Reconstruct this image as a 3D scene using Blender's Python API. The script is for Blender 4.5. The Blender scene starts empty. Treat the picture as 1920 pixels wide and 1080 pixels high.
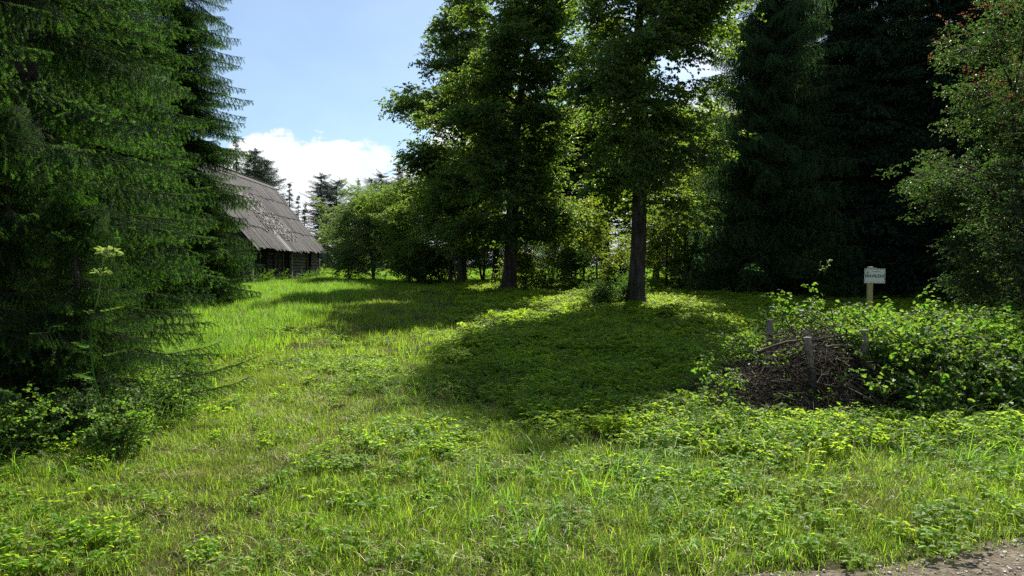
import bpy, math, numpy as np
from mathutils import Vector, Matrix
S = bpy.context.scene
C = S.collection
R = math.radians
F = 1280.0                                   # focal length of the photograph in its pixels
EYE = 1.6

# ------------------------------------------------------------------ camera, sky, sun, exposure
cd = bpy.data.cameras.new('camera'); cam = bpy.data.objects.new('camera', cd); C.objects.link(cam)
cd.sensor_width = 36; cd.lens = 36 * F / 1920; cd.clip_start = .05; cd.clip_end = 3000
cam.location = (0, 0, EYE); cam.rotation_euler = (R(90) - math.atan(43 / F), 0, 0)
S.camera = cam
SUN_AZ, SUN_EL = R(17), R(47)
W = bpy.data.worlds.new('World'); S.world = W; W.use_nodes = True
sun_dir = Vector((math.sin(SUN_AZ) * math.cos(SUN_EL), math.cos(SUN_AZ) * math.cos(SUN_EL), math.sin(SUN_EL)))
sl = bpy.data.lights.new('sun', 'SUN'); sl.energy = 5.0; sl.angle = R(.53); sl.color = (1, .95, .82)
so = bpy.data.objects.new('sun', sl); C.objects.link(so); so.location = (8, 30, 40)
so.rotation_euler = sun_dir.to_track_quat('Z', 'Y').to_euler()
S.view_settings.view_transform = 'Standard'; S.view_settings.look = 'None'
S.view_settings.exposure = 0.9; S.view_settings.gamma = 1
S.view_settings.use_curve_mapping = False

def world_nodes():
    nt = W.node_tree; N, L = nt.nodes, nt.links
    N.clear()
    def n(t, **k):
        o = N.new(t)
        for a, b in k.items(): setattr(o, a, b)
        return o
    def m(op, a, b=None, c=None):
        o = n('ShaderNodeMath', operation=op)
        for i, v in enumerate((a, b, c)):
            if v is None: continue
            if isinstance(v, (int, float)): o.inputs[i].default_value = v
            else: L.new(v, o.inputs[i])
        return o.outputs[0]
    sky = n('ShaderNodeTexSky', sky_type='NISHITA', sun_disc=False, sun_elevation=SUN_EL, sun_rotation=SUN_AZ, altitude=60,
            air_density=1.0, dust_density=.9, ozone_density=1.3)
    tc = n('ShaderNodeTexCoord'); sx = n('ShaderNodeSeparateXYZ'); L.new(tc.outputs['Generated'], sx.inputs[0])
    az = m('ARCTAN2', sx.outputs[0], sx.outputs[1]); el = m('ARCSINE', sx.outputs[2])
    cb = n('ShaderNodeCombineXYZ'); L.new(az, cb.inputs[0]); L.new(m('MULTIPLY', el, 1.5), cb.inputs[1])
    def noise(scale, det, off=(0, 0, 0), src=None, rough=.55):
        mp = n('ShaderNodeMapping'); mp.inputs['Location'].default_value = off
        L.new(src or cb.outputs[0], mp.inputs[0])
        t = n('ShaderNodeTexNoise'); t.inputs['Scale'].default_value = scale; t.inputs['Detail'].default_value = det
        t.inputs['Roughness'].default_value = rough
        L.new(mp.outputs[0], t.inputs[0]); return t.outputs['Fac']
    # a bank of cumulus low in the sky
    big = noise(3.2, 2, (1.37, .2, 0)); fine = m('ADD', m('MULTIPLY', noise(11, 2, (.3, .4, 0)), .6), m('MULTIPLY', noise(30, 9, (.9, .1, 0), rough=.6), .4))
    bias = n('ShaderNodeMapRange'); L.new(az, bias.inputs[0]); bias.inputs[1].default_value = -.26; bias.inputs[2].default_value = .05; bias.inputs[4].default_value = .045
    top = m('ADD', m('ADD', m('MULTIPLY', m('SUBTRACT', big, .5), .18), .172), bias.outputs[0])
    d = m('ADD', m('SUBTRACT', top, el), m('MULTIPLY', m('SUBTRACT', fine, .5), .17))
    cum = n('ShaderNodeMapRange', interpolation_type='SMOOTHSTEP'); L.new(d, cum.inputs[0])
    cum.inputs[1].default_value = -.001; cum.inputs[2].default_value = .016
    # blue gaps and thin patches under the bank
    gap = n('ShaderNodeMapRange'); L.new(noise(6.5, 6, (4.1, 2.2, 0)), gap.inputs[0])
    gap.inputs[1].default_value = .36; gap.inputs[2].default_value = .50; gap.inputs[3].default_value = .55
    bank = m('MULTIPLY', cum.outputs[0], gap.outputs[0])
    # scattered thin cloud to the right and higher up
    hi = n('ShaderNodeMapRange'); L.new(noise(2.6, 9, (7.7, 3.3, 0), rough=.62), hi.inputs[0])
    hi.inputs[1].default_value = .50; hi.inputs[2].default_value = .70; hi.inputs[4].default_value = .85
    rt = n('ShaderNodeMapRange'); L.new(az, rt.inputs[0]); rt.inputs[1].default_value = -.12; rt.inputs[2].default_value = .18
    hi2 = m('MULTIPLY', hi.outputs[0], rt.outputs[0])
    veil = m('ADD', m('MULTIPLY', noise(1.3, 4, (2, 9, 0)), .10), .06)
    msk = m('MAXIMUM', m('MAXIMUM', bank, hi2), veil)
    shade = n('ShaderNodeMapRange'); L.new(noise(9, 6, (3.3, 1.3, 0)), shade.inputs[0])
    shade.inputs[1].default_value = .38; shade.inputs[2].default_value = .58; shade.inputs[3].default_value = .80; shade.inputs[4].default_value = 1.0
    cc = n('ShaderNodeVectorMath', operation='SCALE'); cc.inputs[0].default_value = (9.8, 10.0, 10.2); L.new(shade.outputs[0], cc.inputs['Scale'])
    sk = n('ShaderNodeVectorMath', operation='MULTIPLY'); sk.inputs[1].default_value = (.86, 1.02, 1.12); L.new(sky.outputs[0], sk.inputs[0])
    mx = n('ShaderNodeMix', data_type='RGBA'); L.new(msk, mx.inputs['Factor']); L.new(sk.outputs[0], mx.inputs['A']); L.new(cc.outputs[0], mx.inputs['B'])
    bg = n('ShaderNodeBackground'); bg.inputs[1].default_value = .068; L.new(mx.outputs['Result'], bg.inputs[0])
    o = n('ShaderNodeOutputWorld'); L.new(bg.outputs[0], o.inputs[0])
world_nodes()
cy = S.cycles
cy.max_bounces = 7; cy.diffuse_bounces = 4; cy.glossy_bounces = 2; cy.transmission_bounces = 5; cy.transparent_max_bounces = 4
cy.caustics_reflective = False; cy.caustics_refractive = False; cy.sample_clamp_indirect = 2.5
cy.use_adaptive_sampling = True; cy.adaptive_threshold = .008
cy.use_denoising = False; cy.denoiser = 'OPENIMAGEDENOISE'; cy.denoising_input_passes = 'RGB_ALBEDO_NORMAL'
S.render.use_persistent_data = False

# ------------------------------------------------------------------ helpers
def rng(s): return np.random.default_rng(s)
def sm(t): t = np.clip(t, 0, 1); return t * t * (3 - 2 * t)
def gz(x, y):
    "height of the ground"
    x = np.asarray(x, float); y = np.asarray(y, float)
    h = .55 * sm((y - 8) / 34)
    w = np.clip((y - 3) / 6, 0, 1)
    h = h + w * (.05 * np.sin(x * .8 + 1.3) * np.sin(y * .55 + .4) + .035 * np.sin(x * 1.9 + y * .7) + .02 * np.sin(x * 3.1 - y * 2.3))
    h = h + .10 * np.exp(-((x + 5.5) ** 2) / 5 - ((y - 16) ** 2) / 60)
    h = h + .06 * np.exp(-((x - 4) ** 2) / 2.2 - ((y - 22) ** 2) / 2.2)
    return h
def at(px, y):
    "world x of photograph column px at distance y"
    return (px - 960) / F * y
def elev(py, y):
    "world height of photograph row py at distance y"
    return EYE + (497 - py) / F * y

def node_mat(name):
    m = bpy.data.materials.new(name); m.use_nodes = True
    nt = m.node_tree; nt.nodes.clear()
    return m, nt.nodes, nt.links

def leaf_mat(name, col, tcol, tf=.5, rough=.45, spec=.4, hue=.03, val=.5, tint=None, tint_amt=.0, patch=None, patch_scale=.35, patch_lo=.48, patch_hi=.62):
    m, N, L = node_mat(name)
    geo = N.new('ShaderNodeNewGeometry'); oi = N.new('ShaderNodeObjectInfo')
    nz = N.new('ShaderNodeTexNoise'); nz.inputs['Scale'].default_value = .9; nz.inputs['Detail'].default_value = 3
    L.new(geo.outputs['Position'], nz.inputs['Vector'])
    def hsv(c):
        src = N.new('ShaderNodeRGB'); src.outputs[0].default_value = (*c, 1); out = src.outputs[0]
        if tint is not None:
            st = N.new('ShaderNodeMath'); st.operation = 'LESS_THAN'; st.inputs[1].default_value = tint_amt
            L.new(geo.outputs['Random Per Island'], st.inputs[0])
            mx = N.new('ShaderNodeMix'); mx.data_type = 'RGBA'; L.new(st.outputs[0], mx.inputs['Factor']); L.new(out, mx.inputs['A'])
            mx.inputs['B'].default_value = (*tint, 1); out = mx.outputs['Result']
        if patch is not None:
            pn = N.new('ShaderNodeTexNoise'); pn.inputs['Scale'].default_value = patch_scale; pn.inputs['Detail'].default_value = 5
            L.new(geo.outputs['Position'], pn.inputs['Vector'])
            mr = N.new('ShaderNodeMapRange'); L.new(pn.outputs['Fac'], mr.inputs[0]); mr.inputs[1].default_value = patch_lo; mr.inputs[2].default_value = patch_hi
            mr.inputs[4].default_value = .8
            mx = N.new('ShaderNodeMix'); mx.data_type = 'RGBA'; L.new(mr.outputs[0], mx.inputs['Factor']); L.new(out, mx.inputs['A'])
            mx.inputs['B'].default_value = (*patch, 1); out = mx.outputs['Result']
        h = N.new('ShaderNodeHueSaturation'); L.new(out, h.inputs['Color'])
        a = N.new('ShaderNodeMapRange'); L.new(geo.outputs['Random Per Island'], a.inputs[0]); a.inputs[3].default_value = .5 - hue; a.inputs[4].default_value = .5 + hue
        L.new(a.outputs[0], h.inputs['Hue'])
        s1 = N.new('ShaderNodeMath'); s1.operation = 'MULTIPLY_ADD'; L.new(geo.outputs['Random Per Island'], s1.inputs[0]); s1.inputs[1].default_value = 7.31; L.new(oi.outputs['Random'], s1.inputs[2])
        s2 = N.new('ShaderNodeMath'); s2.operation = 'FRACT'; L.new(s1.outputs[0], s2.inputs[0])
        s3 = N.new('ShaderNodeMath'); s3.operation = 'ADD'; L.new(s2.outputs[0], s3.inputs[0]); L.new(nz.outputs['Fac'], s3.inputs[1])
        b = N.new('ShaderNodeMapRange'); L.new(s3.outputs[0], b.inputs[0]); b.inputs[1].default_value = .2; b.inputs[2].default_value = 1.7
        b.inputs[3].default_value = 1 - val; b.inputs[4].default_value = 1 + val
        L.new(b.outputs[0], h.inputs['Value'])
        return h.outputs[0]
    p = N.new('ShaderNodeBsdfPrincipled'); L.new(hsv(col), p.inputs['Base Color']); p.inputs['Roughness'].default_value = rough
    p.inputs['Specular IOR Level'].default_value = spec
    t = N.new('ShaderNodeBsdfTranslucent'); L.new(hsv(tcol), t.inputs['Color'])
    mx = N.new('ShaderNodeMixShader'); mx.inputs[0].default_value = tf
    L.new(p.outputs[0], mx.inputs[1]); L.new(t.outputs[0], mx.inputs[2])
    o = N.new('ShaderNodeOutputMaterial'); L.new(mx.outputs[0], o.inputs[0])
    return m

def rough_mat(name, c1, c2, scale=4, stretch=(1, 1, 1), rough=.85, bump=.3, det=8, c3=None, obj_var=.0, coords='Object', bscale=None, spec=.3):
    m, N, L = node_mat(name)
    tc = N.new('ShaderNodeTexCoord'); mp = N.new('ShaderNodeMapping'); mp.inputs['Scale'].default_value = stretch
    if coords == 'World':
        g = N.new('ShaderNodeNewGeometry'); L.new(g.outputs['Position'], mp.inputs[0])
    else: L.new(tc.outputs['Object'], mp.inputs[0])
    nz = N.new('ShaderNodeTexNoise'); nz.inputs['Scale'].default_value = scale; nz.inputs['Detail'].default_value = det; nz.inputs['Roughness'].default_value = .65
    L.new(mp.outputs[0], nz.inputs['Vector'])
    cr = N.new('ShaderNodeValToRGB'); e = cr.color_ramp.elements
    e[0].position = .32; e[0].color = (*c1, 1); e[1].position = .68; e[1].color = (*c2, 1)
    if c3 is not None: q = e.new(.5); q.color = (*c3, 1)
    L.new(nz.outputs['Fac'], cr.inputs[0]); out = cr.outputs[0]
    if obj_var:
        oi = N.new('ShaderNodeObjectInfo'); b = N.new('ShaderNodeMapRange'); L.new(oi.outputs['Random'], b.inputs[0]); b.inputs[3].default_value = 1 - obj_var; b.inputs[4].default_value = 1 + obj_var
        h = N.new('ShaderNodeHueSaturation'); L.new(out, h.inputs['Color']); L.new(b.outputs[0], h.inputs['Value']); out = h.outputs[0]
    p = N.new('ShaderNodeBsdfPrincipled'); p.inputs['Roughness'].default_value = rough; p.inputs['Specular IOR Level'].default_value = spec
    L.new(out, p.inputs['Base Color'])
    n2 = N.new('ShaderNodeTexNoise'); n2.inputs['Scale'].default_value = bscale or scale * 3; n2.inputs['Detail'].default_value = 6; L.new(mp.outputs[0], n2.inputs['Vector'])
    bp = N.new('ShaderNodeBump'); bp.inputs['Strength'].default_value = bump; bp.inputs['Distance'].default_value = .03
    L.new(n2.outputs['Fac'], bp.inputs['Height']); L.new(bp.outputs[0], p.inputs['Normal'])
    o = N.new('ShaderNodeOutputMaterial'); L.new(p.outputs[0], o.inputs[0])
    return m

def tag(o, label=None, cat=None, group=None, kind=None):
    for k, v in (('label', label), ('category', cat), ('group', group), ('kind', kind)):
        if v: o[k] = v
    return o
def thing(name, label, cat, loc=(0, 0, 0), rotz=0, group=None):
    o = bpy.data.objects.new(name, None); C.objects.link(o); o.location = loc; o.rotation_euler = (0, 0, rotz)
    o.empty_display_size = .1
    return tag(o, label, cat, group)

class MB:
    "collects faces and links them as one mesh object"
    def __init__(s): s.v = []; s.f = []; s.n = 0
    def add(s, v, f, mat=0, smooth=False):
        v = np.asarray(v, float).reshape(-1, 3); f = np.asarray(f, int)
        if f.ndim == 1: f = f[None]
        s.v.append(v); s.f.append((f + s.n, mat, smooth)); s.n += len(v); return s
    def mesh(s, name, mats):
        me = bpy.data.meshes.new(name); v = np.concatenate(s.v)
        nl = sum(f.size for f, _, _ in s.f); nf = sum(len(f) for f, _, _ in s.f)
        me.vertices.add(len(v)); me.vertices.foreach_set('co', v.ravel())
        me.loops.add(nl); me.loops.foreach_set('vertex_index', np.concatenate([f.ravel() for f, _, _ in s.f]))
        tot = np.concatenate([np.full(len(f), f.shape[1]) for f, _, _ in s.f])
        me.polygons.add(nf); me.polygons.foreach_set('loop_start', np.concatenate([[0], np.cumsum(tot)[:-1]]))
        me.polygons.foreach_set('material_index', np.concatenate([np.full(len(f), m) for f, m, _ in s.f]))
        me.polygons.foreach_set('use_smooth', np.concatenate([np.full(len(f), q) for f, _, q in s.f]))
        me.update(calc_edges=True); me.validate()
        for m in (mats if isinstance(mats, (list, tuple)) else [mats]): me.materials.append(m)
        return me
    def proto(s, name, mats): return bpy.data.objects.new(name, s.mesh(name, mats))      # shape for scattering, never linked
    def obj(s, name, mats, parent=None, loc=None):
        o = bpy.data.objects.new(name, s.mesh(name, mats)); C.objects.link(o)
        if parent is not None: o.parent = parent
        if loc is not None: o.location = loc
        return o

def unit(v): return v / np.maximum(np.linalg.norm(v, axis=-1, keepdims=True), 1e-9)
def tube(mb, path, rad, sides=6, mat=0, cap=True, wob=0, seed=0):
    P = np.asarray(path, float); n = len(P); rad = np.broadcast_to(np.asarray(rad, float), (n,))
    T = unit(np.gradient(P, axis=0)); ref = np.array([0, 0, 1.]) if abs(T[0][2]) < .8 else np.array([1., 0, 0])
    U = unit(np.cross(T, ref)); V = np.cross(T, U)
    a = np.arange(sides) / sides * 2 * math.pi
    r = rad[:, None] * (1 + (wob * rng(seed).normal(size=(n, sides)) if wob else 0))
    pts = P[:, None] + r[..., None] * (np.cos(a)[None, :, None] * U[:, None] + np.sin(a)[None, :, None] * V[:, None])
    i = np.arange(n - 1)[:, None] * sides; j = np.arange(sides)[None]; k = (j + 1) % sides
    f = np.stack([i + j, i + k, i + sides + k, i + sides + j], -1).reshape(-1, 4)
    mb.add(pts.reshape(-1, 3), f, mat, True)
    if cap:
        for e, rr in ((0, 1), (n - 1, -1)):
            mb.add(pts[e], np.arange(sides)[::rr], mat)
def box(mb, c, s, mat=0, rz=0, jit=0, seed=0, ry=0):
    c = np.asarray(c, float); s = np.asarray(s, float) / 2
    v = np.array([[x, y, z] for x in (-1, 1) for y in (-1, 1) for z in (-1, 1)], float) * s
    if jit: v += rng(seed).normal(size=v.shape) * jit
    if ry: q = math.cos(ry); w = math.sin(ry); v = v @ np.array([[q, 0, -w], [0, 1, 0], [w, 0, q]])
    if rz: q = math.cos(rz); w = math.sin(rz); v = v @ np.array([[q, w, 0], [-w, q, 0], [0, 0, 1]])
    mb.add(v + c, [[0, 1, 3, 2], [4, 6, 7, 5], [0, 4, 5, 1], [2, 3, 7, 6], [0, 2, 6, 4], [1, 5, 7, 3]], mat)

def leaves(mb, pos, d, up, length, wr=.6, fold=.18, curl=.15, mat=0):
    "folded leaves of two quads each"
    pos = np.asarray(pos, float); n = len(pos); d = unit(d); side = unit(np.cross(up, d)); nn = np.cross(d, side)
    l = np.broadcast_to(np.asarray(length, float), (n,))[:, None]; w = l * wr / 2
    def P(t, s, z): return pos + d * l * t + side * w * s + nn * l * z
    v = np.stack([P(0, 0, 0), P(.3, -1, fold * .5), P(.72, -.72, fold * .4 - curl * .4), P(1, 0, -curl), P(.72, .72, fold * .4 - curl * .4), P(.3, 1, fold * .5)], 1)
    b = np.arange(n)[:, None] * 6
    mb.add(v.reshape(-1, 3), np.concatenate([b + [0, 1, 2, 3], b + [0, 3, 4, 5]]), mat)
def blades(mb, pos, d, length, bend, width, seg=3, mat=0):
    "curved tapering grass blades"
    pos = np.asarray(pos, float); n = len(pos)
    t = np.linspace(0, 1, seg + 1)[None, :, None]
    l = length[:, None, None]; b = bend[:, None, None]
    h = np.concatenate([d, np.zeros((n, 1))], 1)[:, None]
    ang = b * t
    p = pos[:, None] + l * t * (np.sin(ang) * h + np.cos(ang) * np.array([0, 0, 1.]))
    side = np.concatenate([-d[:, 1:2], d[:, 0:1], np.zeros((n, 1))], 1)[:, None]
    w = width[:, None, None] * (1 - t[:, :-1] ** 1.6 * .85) / 2
    Lf = p[:, :-1] - side * w; Rt = p[:, :-1] + side * w
    v = np.concatenate([Lf, Rt, p[:, -1:]], 1); k = 2 * seg + 1
    base = np.arange(n)[:, None] * k
    for i in range(seg - 1): mb.add(v.reshape(-1, 3) if i == 0 else np.zeros((0, 3)), (base + [i, seg + i, seg + i + 1, i + 1]) - (0 if i == 0 else n * k), mat)
    if seg == 1: mb.add(v.reshape(-1, 3), base + [0, 1, 2], mat)
    else: mb.add(np.zeros((0, 3)), base + [seg - 1, 2 * seg - 1, 2 * seg] - n * k, mat)
def tris(mb, a, b, c, mat=0):
    n = len(a); v = np.stack([a, b, c], 1).reshape(-1, 3); mb.add(v, np.arange(3 * n).reshape(n, 3), mat)

_groups = {}
def group_for(protos):
    key = tuple(p.name for p in protos)
    if key in _groups: return _groups[key]
    ng = bpy.data.node_groups.new('scatter', 'GeometryNodeTree'); N, L = ng.nodes, ng.links
    for io in ('INPUT', 'OUTPUT'): ng.interface.new_socket('Geometry', in_out=io, socket_type='NodeSocketGeometry')
    i, o = N.new('NodeGroupInput'), N.new('NodeGroupOutput'); ip = N.new('GeometryNodeInstanceOnPoints'); j = N.new('GeometryNodeJoinGeometry')
    for p in reversed(protos):
        a = N.new('GeometryNodeObjectInfo'); a.inputs['Object'].default_value = p
        g = N.new('GeometryNodeGeometryToInstance'); L.new(a.outputs['Geometry'], g.inputs[0]); L.new(g.outputs[0], j.inputs[0])
    L.new(i.outputs[0], ip.inputs['Points']); L.new(j.outputs[0], ip.inputs['Instance']); ip.inputs['Pick Instance'].default_value = True
    for nm, t, s in (('idx', 'INT', 'Instance Index'), ('rot', 'FLOAT_VECTOR', 'Rotation'), ('scl', 'FLOAT_VECTOR', 'Scale')):
        a = N.new('GeometryNodeInputNamedAttribute'); a.data_type = t; a.inputs[0].default_value = nm; L.new(a.outputs[0], ip.inputs[s])
    L.new(ip.outputs[0], o.inputs[0]); _groups[key] = ng
    return ng
def scatter(name, protos, pos, rot, scl, idx, parent=None, kind='stuff', label=None, cat=None):
    me = bpy.data.meshes.new(name); n = len(pos)
    me.vertices.add(n); me.vertices.foreach_set('co', np.asarray(pos, float).ravel())
    scl = np.asarray(scl, float); scl = np.repeat(scl[:, None], 3, 1) if scl.ndim == 1 else scl
    me.attributes.new('idx', 'INT', 'POINT').data.foreach_set('value', np.asarray(idx, np.int32))
    me.attributes.new('rot', 'FLOAT_VECTOR', 'POINT').data.foreach_set('vector', np.asarray(rot, float).ravel())
    me.attributes.new('scl', 'FLOAT_VECTOR', 'POINT').data.foreach_set('vector', scl.ravel())
    o = bpy.data.objects.new(name, me); C.objects.link(o)
    md = o.modifiers.new('scatter', 'NODES'); md.node_group = group_for(protos)
    if parent is not None: o.parent = parent
    return tag(o, label, cat, None, kind)
_total = [0]

# ------------------------------------------------------------------ materials
M = {}
M['bark'] = rough_mat('bark', (.014, .012, .009), (.085, .072, .056), 9, (1, 1, .22), .95, 1.0, c3=(.036, .031, .024))
M['bark_pale'] = rough_mat('bark_pale', (.05, .045, .035), (.16, .15, .12), 8, (1, 1, .3), .9, .8)
M['twig'] = rough_mat('twig_bark', (.018, .012, .007), (.05, .035, .022), 12, (1, 1, 1), .9, .4, obj_var=.3)
M['stick'] = rough_mat('dry_stick', (.014, .010, .007), (.15, .115, .085), 7, (1, 1, 1), .85, .5, c3=(.045, .032, .022))
M['needle'] = leaf_mat('spruce_needles', (.015, .045, .010), (.028, .095, .010), .25, .55, .12, .03, .5)
M['needle_tip'] = leaf_mat('fresh_lit_spruce_needles', (.048, .112, .014), (.14, .34, .02), .42, .55, .15, .03, .45)  # young growth, with sunlit tips against a dark interior painted into the colour
M['needle_far'] = leaf_mat('dark_spruce_needles', (.018, .044, .024), (.02, .07, .022), .2, .6, .15, .02, .45)
M['needle_far_tip'] = leaf_mat('grey_green_spruce_tips', (.050, .105, .050), (.08, .20, .05), .3, .6, .2, .02, .45)  # tips lightened in the colour so boughs show on the shaded side
M['needle_larch'] = leaf_mat('larch_needles', (.042, .085, .036), (.10, .22, .05), .4, .6, .15, .03, .5)
M['needle_pine'] = leaf_mat('pine_needles', (.030, .058, .034), (.04, .08, .03), .25, .5, .3, .02, .4)
M['leaf'] = leaf_mat('elm_leaves', (.028, .058, .020), (.27, .45, .035), .42, .45, .35, .035, .5)
M['leaf_bush'] = leaf_mat('bush_leaves', (.085, .155, .035), (.38, .60, .05), .50, .5, .25, .03, .45)
M['leaf_willow'] = leaf_mat('willow_leaves', (.10, .165, .065), (.34, .52, .11), .45, .45, .3, .02, .4)
M['leaf_young'] = leaf_mat('young_tree_leaves', (.060, .11, .022), (.30, .42, .03), .52, .42, .4, .03, .4)
M['leaf_red'] = leaf_mat('plum_leaves', (.028, .060, .026), (.11, .24, .03), .40, .45, .25, .025, .5, tint=(.14, .05, .035), tint_amt=.05)
M['leaf_tip'] = leaf_mat('red_shoot_leaves', (.13, .065, .035), (.32, .15, .05), .45, .45, .3, .06, .4)
M['vine'] = leaf_mat('vine_leaves', (.06, .13, .026), (.24, .46, .035), .44, .5, .2, .035, .5)
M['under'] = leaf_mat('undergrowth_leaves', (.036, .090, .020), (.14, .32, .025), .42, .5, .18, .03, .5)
M['grass'] = leaf_mat('meadow_grass', (.112, .19, .019), (.41, .66, .033), .50, .6, .12, .028, .5, tint=(.34, .28, .12), tint_amt=.07, patch=(.19, .21, .042), patch_scale=.7, patch_lo=.52, patch_hi=.72)
M['grass_tall'] = leaf_mat('tall_grass', (.09, .18, .020), (.31, .57, .035), .50, .5, .25, .02, .4, tint=(.30, .28, .10), tint_amt=.05)
M['grass_path'] = leaf_mat('mown_grass', (.14, .195, .034), (.43, .57, .05), .45, .6, .12, .02, .5, tint=(.36, .29, .15), tint_amt=.15)
M['clover'] = leaf_mat('clover_leaves', (.11, .20, .018), (.44, .66, .03), .50, .5, .2, .03, .45)
M['elder'] = leaf_mat('ground_elder_leaves', (.10, .18, .022), (.42, .60, .035), .50, .5, .16, .035, .55, tint=(.35, .30, .06), tint_amt=.02)
M['straw'] = leaf_mat('dry_straw', (.42, .35, .20), (.30, .24, .10), .2, .5, .4, .01, .3)
M['flower'] = leaf_mat('white_flower', (.75, .73, .66), (.5, .5, .4), .2, .6, .2, .01, .1)
M['umbel'] = leaf_mat('pale_green_umbel', (.20, .29, .07), (.30, .42, .08), .4, .5, .2, .02, .25)
M['board'] = rough_mat('weathered_roof_board', (.024, .021, .022), (.110, .100, .104), 7, (3, .35, 3), .9, .5, c3=(.056, .051, .053), obj_var=.36)
M['pale_board'] = rough_mat('new_roof_board', (.22, .21, .21), (.36, .35, .34), 9, (3, .4, 3), .85, .3)
M['log'] = rough_mat('old_log', (.025, .021, .017), (.13, .115, .095), 5, (2, .3, 3), .92, .6, obj_var=.35, c3=(.06, .052, .043))
M['dark_wood'] = rough_mat('dark_wood', (.012, .010, .009), (.05, .042, .035), 6, (3, 3, .4), .92, .5, obj_var=.25)
M['stake'] = rough_mat('grey_stake', (.10, .085, .065), (.28, .25, .20), 10, (3, 3, .3), .9, .5, obj_var=.2)
M['post'] = rough_mat('new_post', (.36, .27, .12), (.50, .39, .19), 12, (4, 4, .3), .7, .2)
M['soil'] = rough_mat('soil_and_litter', (.014, .012, .007), (.062, .050, .024), 9, (1, 1, 1), .95, .8, c3=(.034, .034, .013), coords='World', spec=.1)
M['gravel'] = rough_mat('gravel', (.060, .045, .030), (.27, .225, .165), 22, (1, 1, 1), .9, 1.0, c3=(.14, .11, .08), coords='World', bscale=60)
M['pebble'] = rough_mat('pebble', (.30, .26, .21), (.62, .57, .50), 3, (1, 1, 1), .8, .3, coords='World', obj_var=.4)
M['stone'] = rough_mat('fieldstone', (.10, .095, .09), (.30, .28, .26), 5, (1, 1, 1), .9, .5)

# ------------------------------------------------------------------ ground, road, far terrain
def make_ground():
    def axis(lo, hi, fl, fh, fine, n):
        a = np.arange(fl, fh, fine); l = fl - (fl - lo) * np.linspace(1, 0, n, endpoint=False) ** 2.2; h = fh + (hi - fh) * np.linspace(0, 1, n) ** 2.2
        return np.concatenate([l, a, h])
    X = axis(-400, 400, -16, 16, .16, 36); Y = axis(-60, 500, 1, 32, .16, 36)
    gx, gy = np.meshgrid(X, Y); r = rng(3)
    z = gz(gx, gy)
    near = (np.abs(gx) < 16) & (gy > 1) & (gy < 32)
    z = z + np.where(near & (gy > 4.4), r.normal(size=z.shape) * .008, 0)
    z = z - .10 * np.exp(-((gx - .95) ** 2) / .03 - ((gy - 6.75) ** 2) / .05) * near            # small hollow in the weeds
    nx, ny = len(X), len(Y); i = np.arange(ny - 1)[:, None] * nx; j = np.arange(nx - 1)[None]
    f = np.stack([i + j, i + j + 1, i + nx + j + 1, i + nx + j], -1).reshape(-1, 4)
    g = MB().add(np.stack([gx, gy, z], -1), f, 0, True).obj('ground', M['soil'])
    tag(g, kind='structure')
def road_edge(x):
    x = np.asarray(x, float)
    return np.interp(x, [-30, .2, 1.2, 3, 7], [3.05, 3.12, 3.42, 3.93, 4.9]) + .05 * np.sin(x * 2.3) + .03 * np.sin(x * 5.1 + 1)
def make_road():
    xs = np.linspace(-30, 30, 500); mb = MB(); rows = 14
    ts = np.linspace(0, 1, rows)[:, None]
    e = np.where(xs > 7, road_edge(7.) + (xs - 7) * .1, road_edge(xs))[None]
    y = -3.2 + (e + 3.2) * ts; x = np.repeat(xs[None], rows, 0)
    z = gz(x, y) + .004 + .012 * np.sin(math.pi * ts) + rng(5).random(x.shape) * .006
    n = len(xs); i = np.arange(rows - 1)[:, None] * n; j = np.arange(n - 1)[None]
    mb.add(np.stack([x, y, z], -1), np.stack([i + j, i + j + 1, i + n + j + 1, i + n + j], -1).reshape(-1, 4), 0, True)
    tag(mb.obj('gravel_road', M['gravel']), kind='structure')
    protos = []
    for s in range(4):
        r = rng(50 + s); m = MB(); a = np.linspace(0, 2 * math.pi, 7)[:-1]
        ring = np.stack([np.cos(a), np.sin(a) * .75, 0 * a], 1) * (1 + r.normal(size=(6, 1)) * .14)
        v = np.concatenate([ring * .7 - [0, 0, .25], ring, ring * .55 + [0, 0, .38]])
        f = [[k, (k + 1) % 6, 6 + (k + 1) % 6, 6 + k] for k in range(6)] + [[6 + k, 6 + (k + 1) % 6, 12 + (k + 1) % 6, 12 + k] for k in range(6)]
        m.add(v, f, 0, True); m.add(v[12:], np.arange(6), 0, True); protos.append(m.proto('pebble_shape', M['pebble']))
    r = rng(8); n = 34000; x = r.uniform(-3.6, 4.6, n); y = 2.7 + r.random(n) * 2.0
    ok = y < road_edge(x) + r.normal(size=n) * .14; x, y = x[ok], y[ok]; n = len(x)
    sc = .0022 + .014 * r.random(n) ** 7
    scatter('pebbles', protos, np.stack([x, y, gz(x, y) + .012], 1), r.uniform(-.4, .4, (n, 3)) + np.stack([0 * x, 0 * x, r.uniform(0, 6.28, n)], 1), sc, r.integers(0, 4, n))
make_ground(); make_road()

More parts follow.
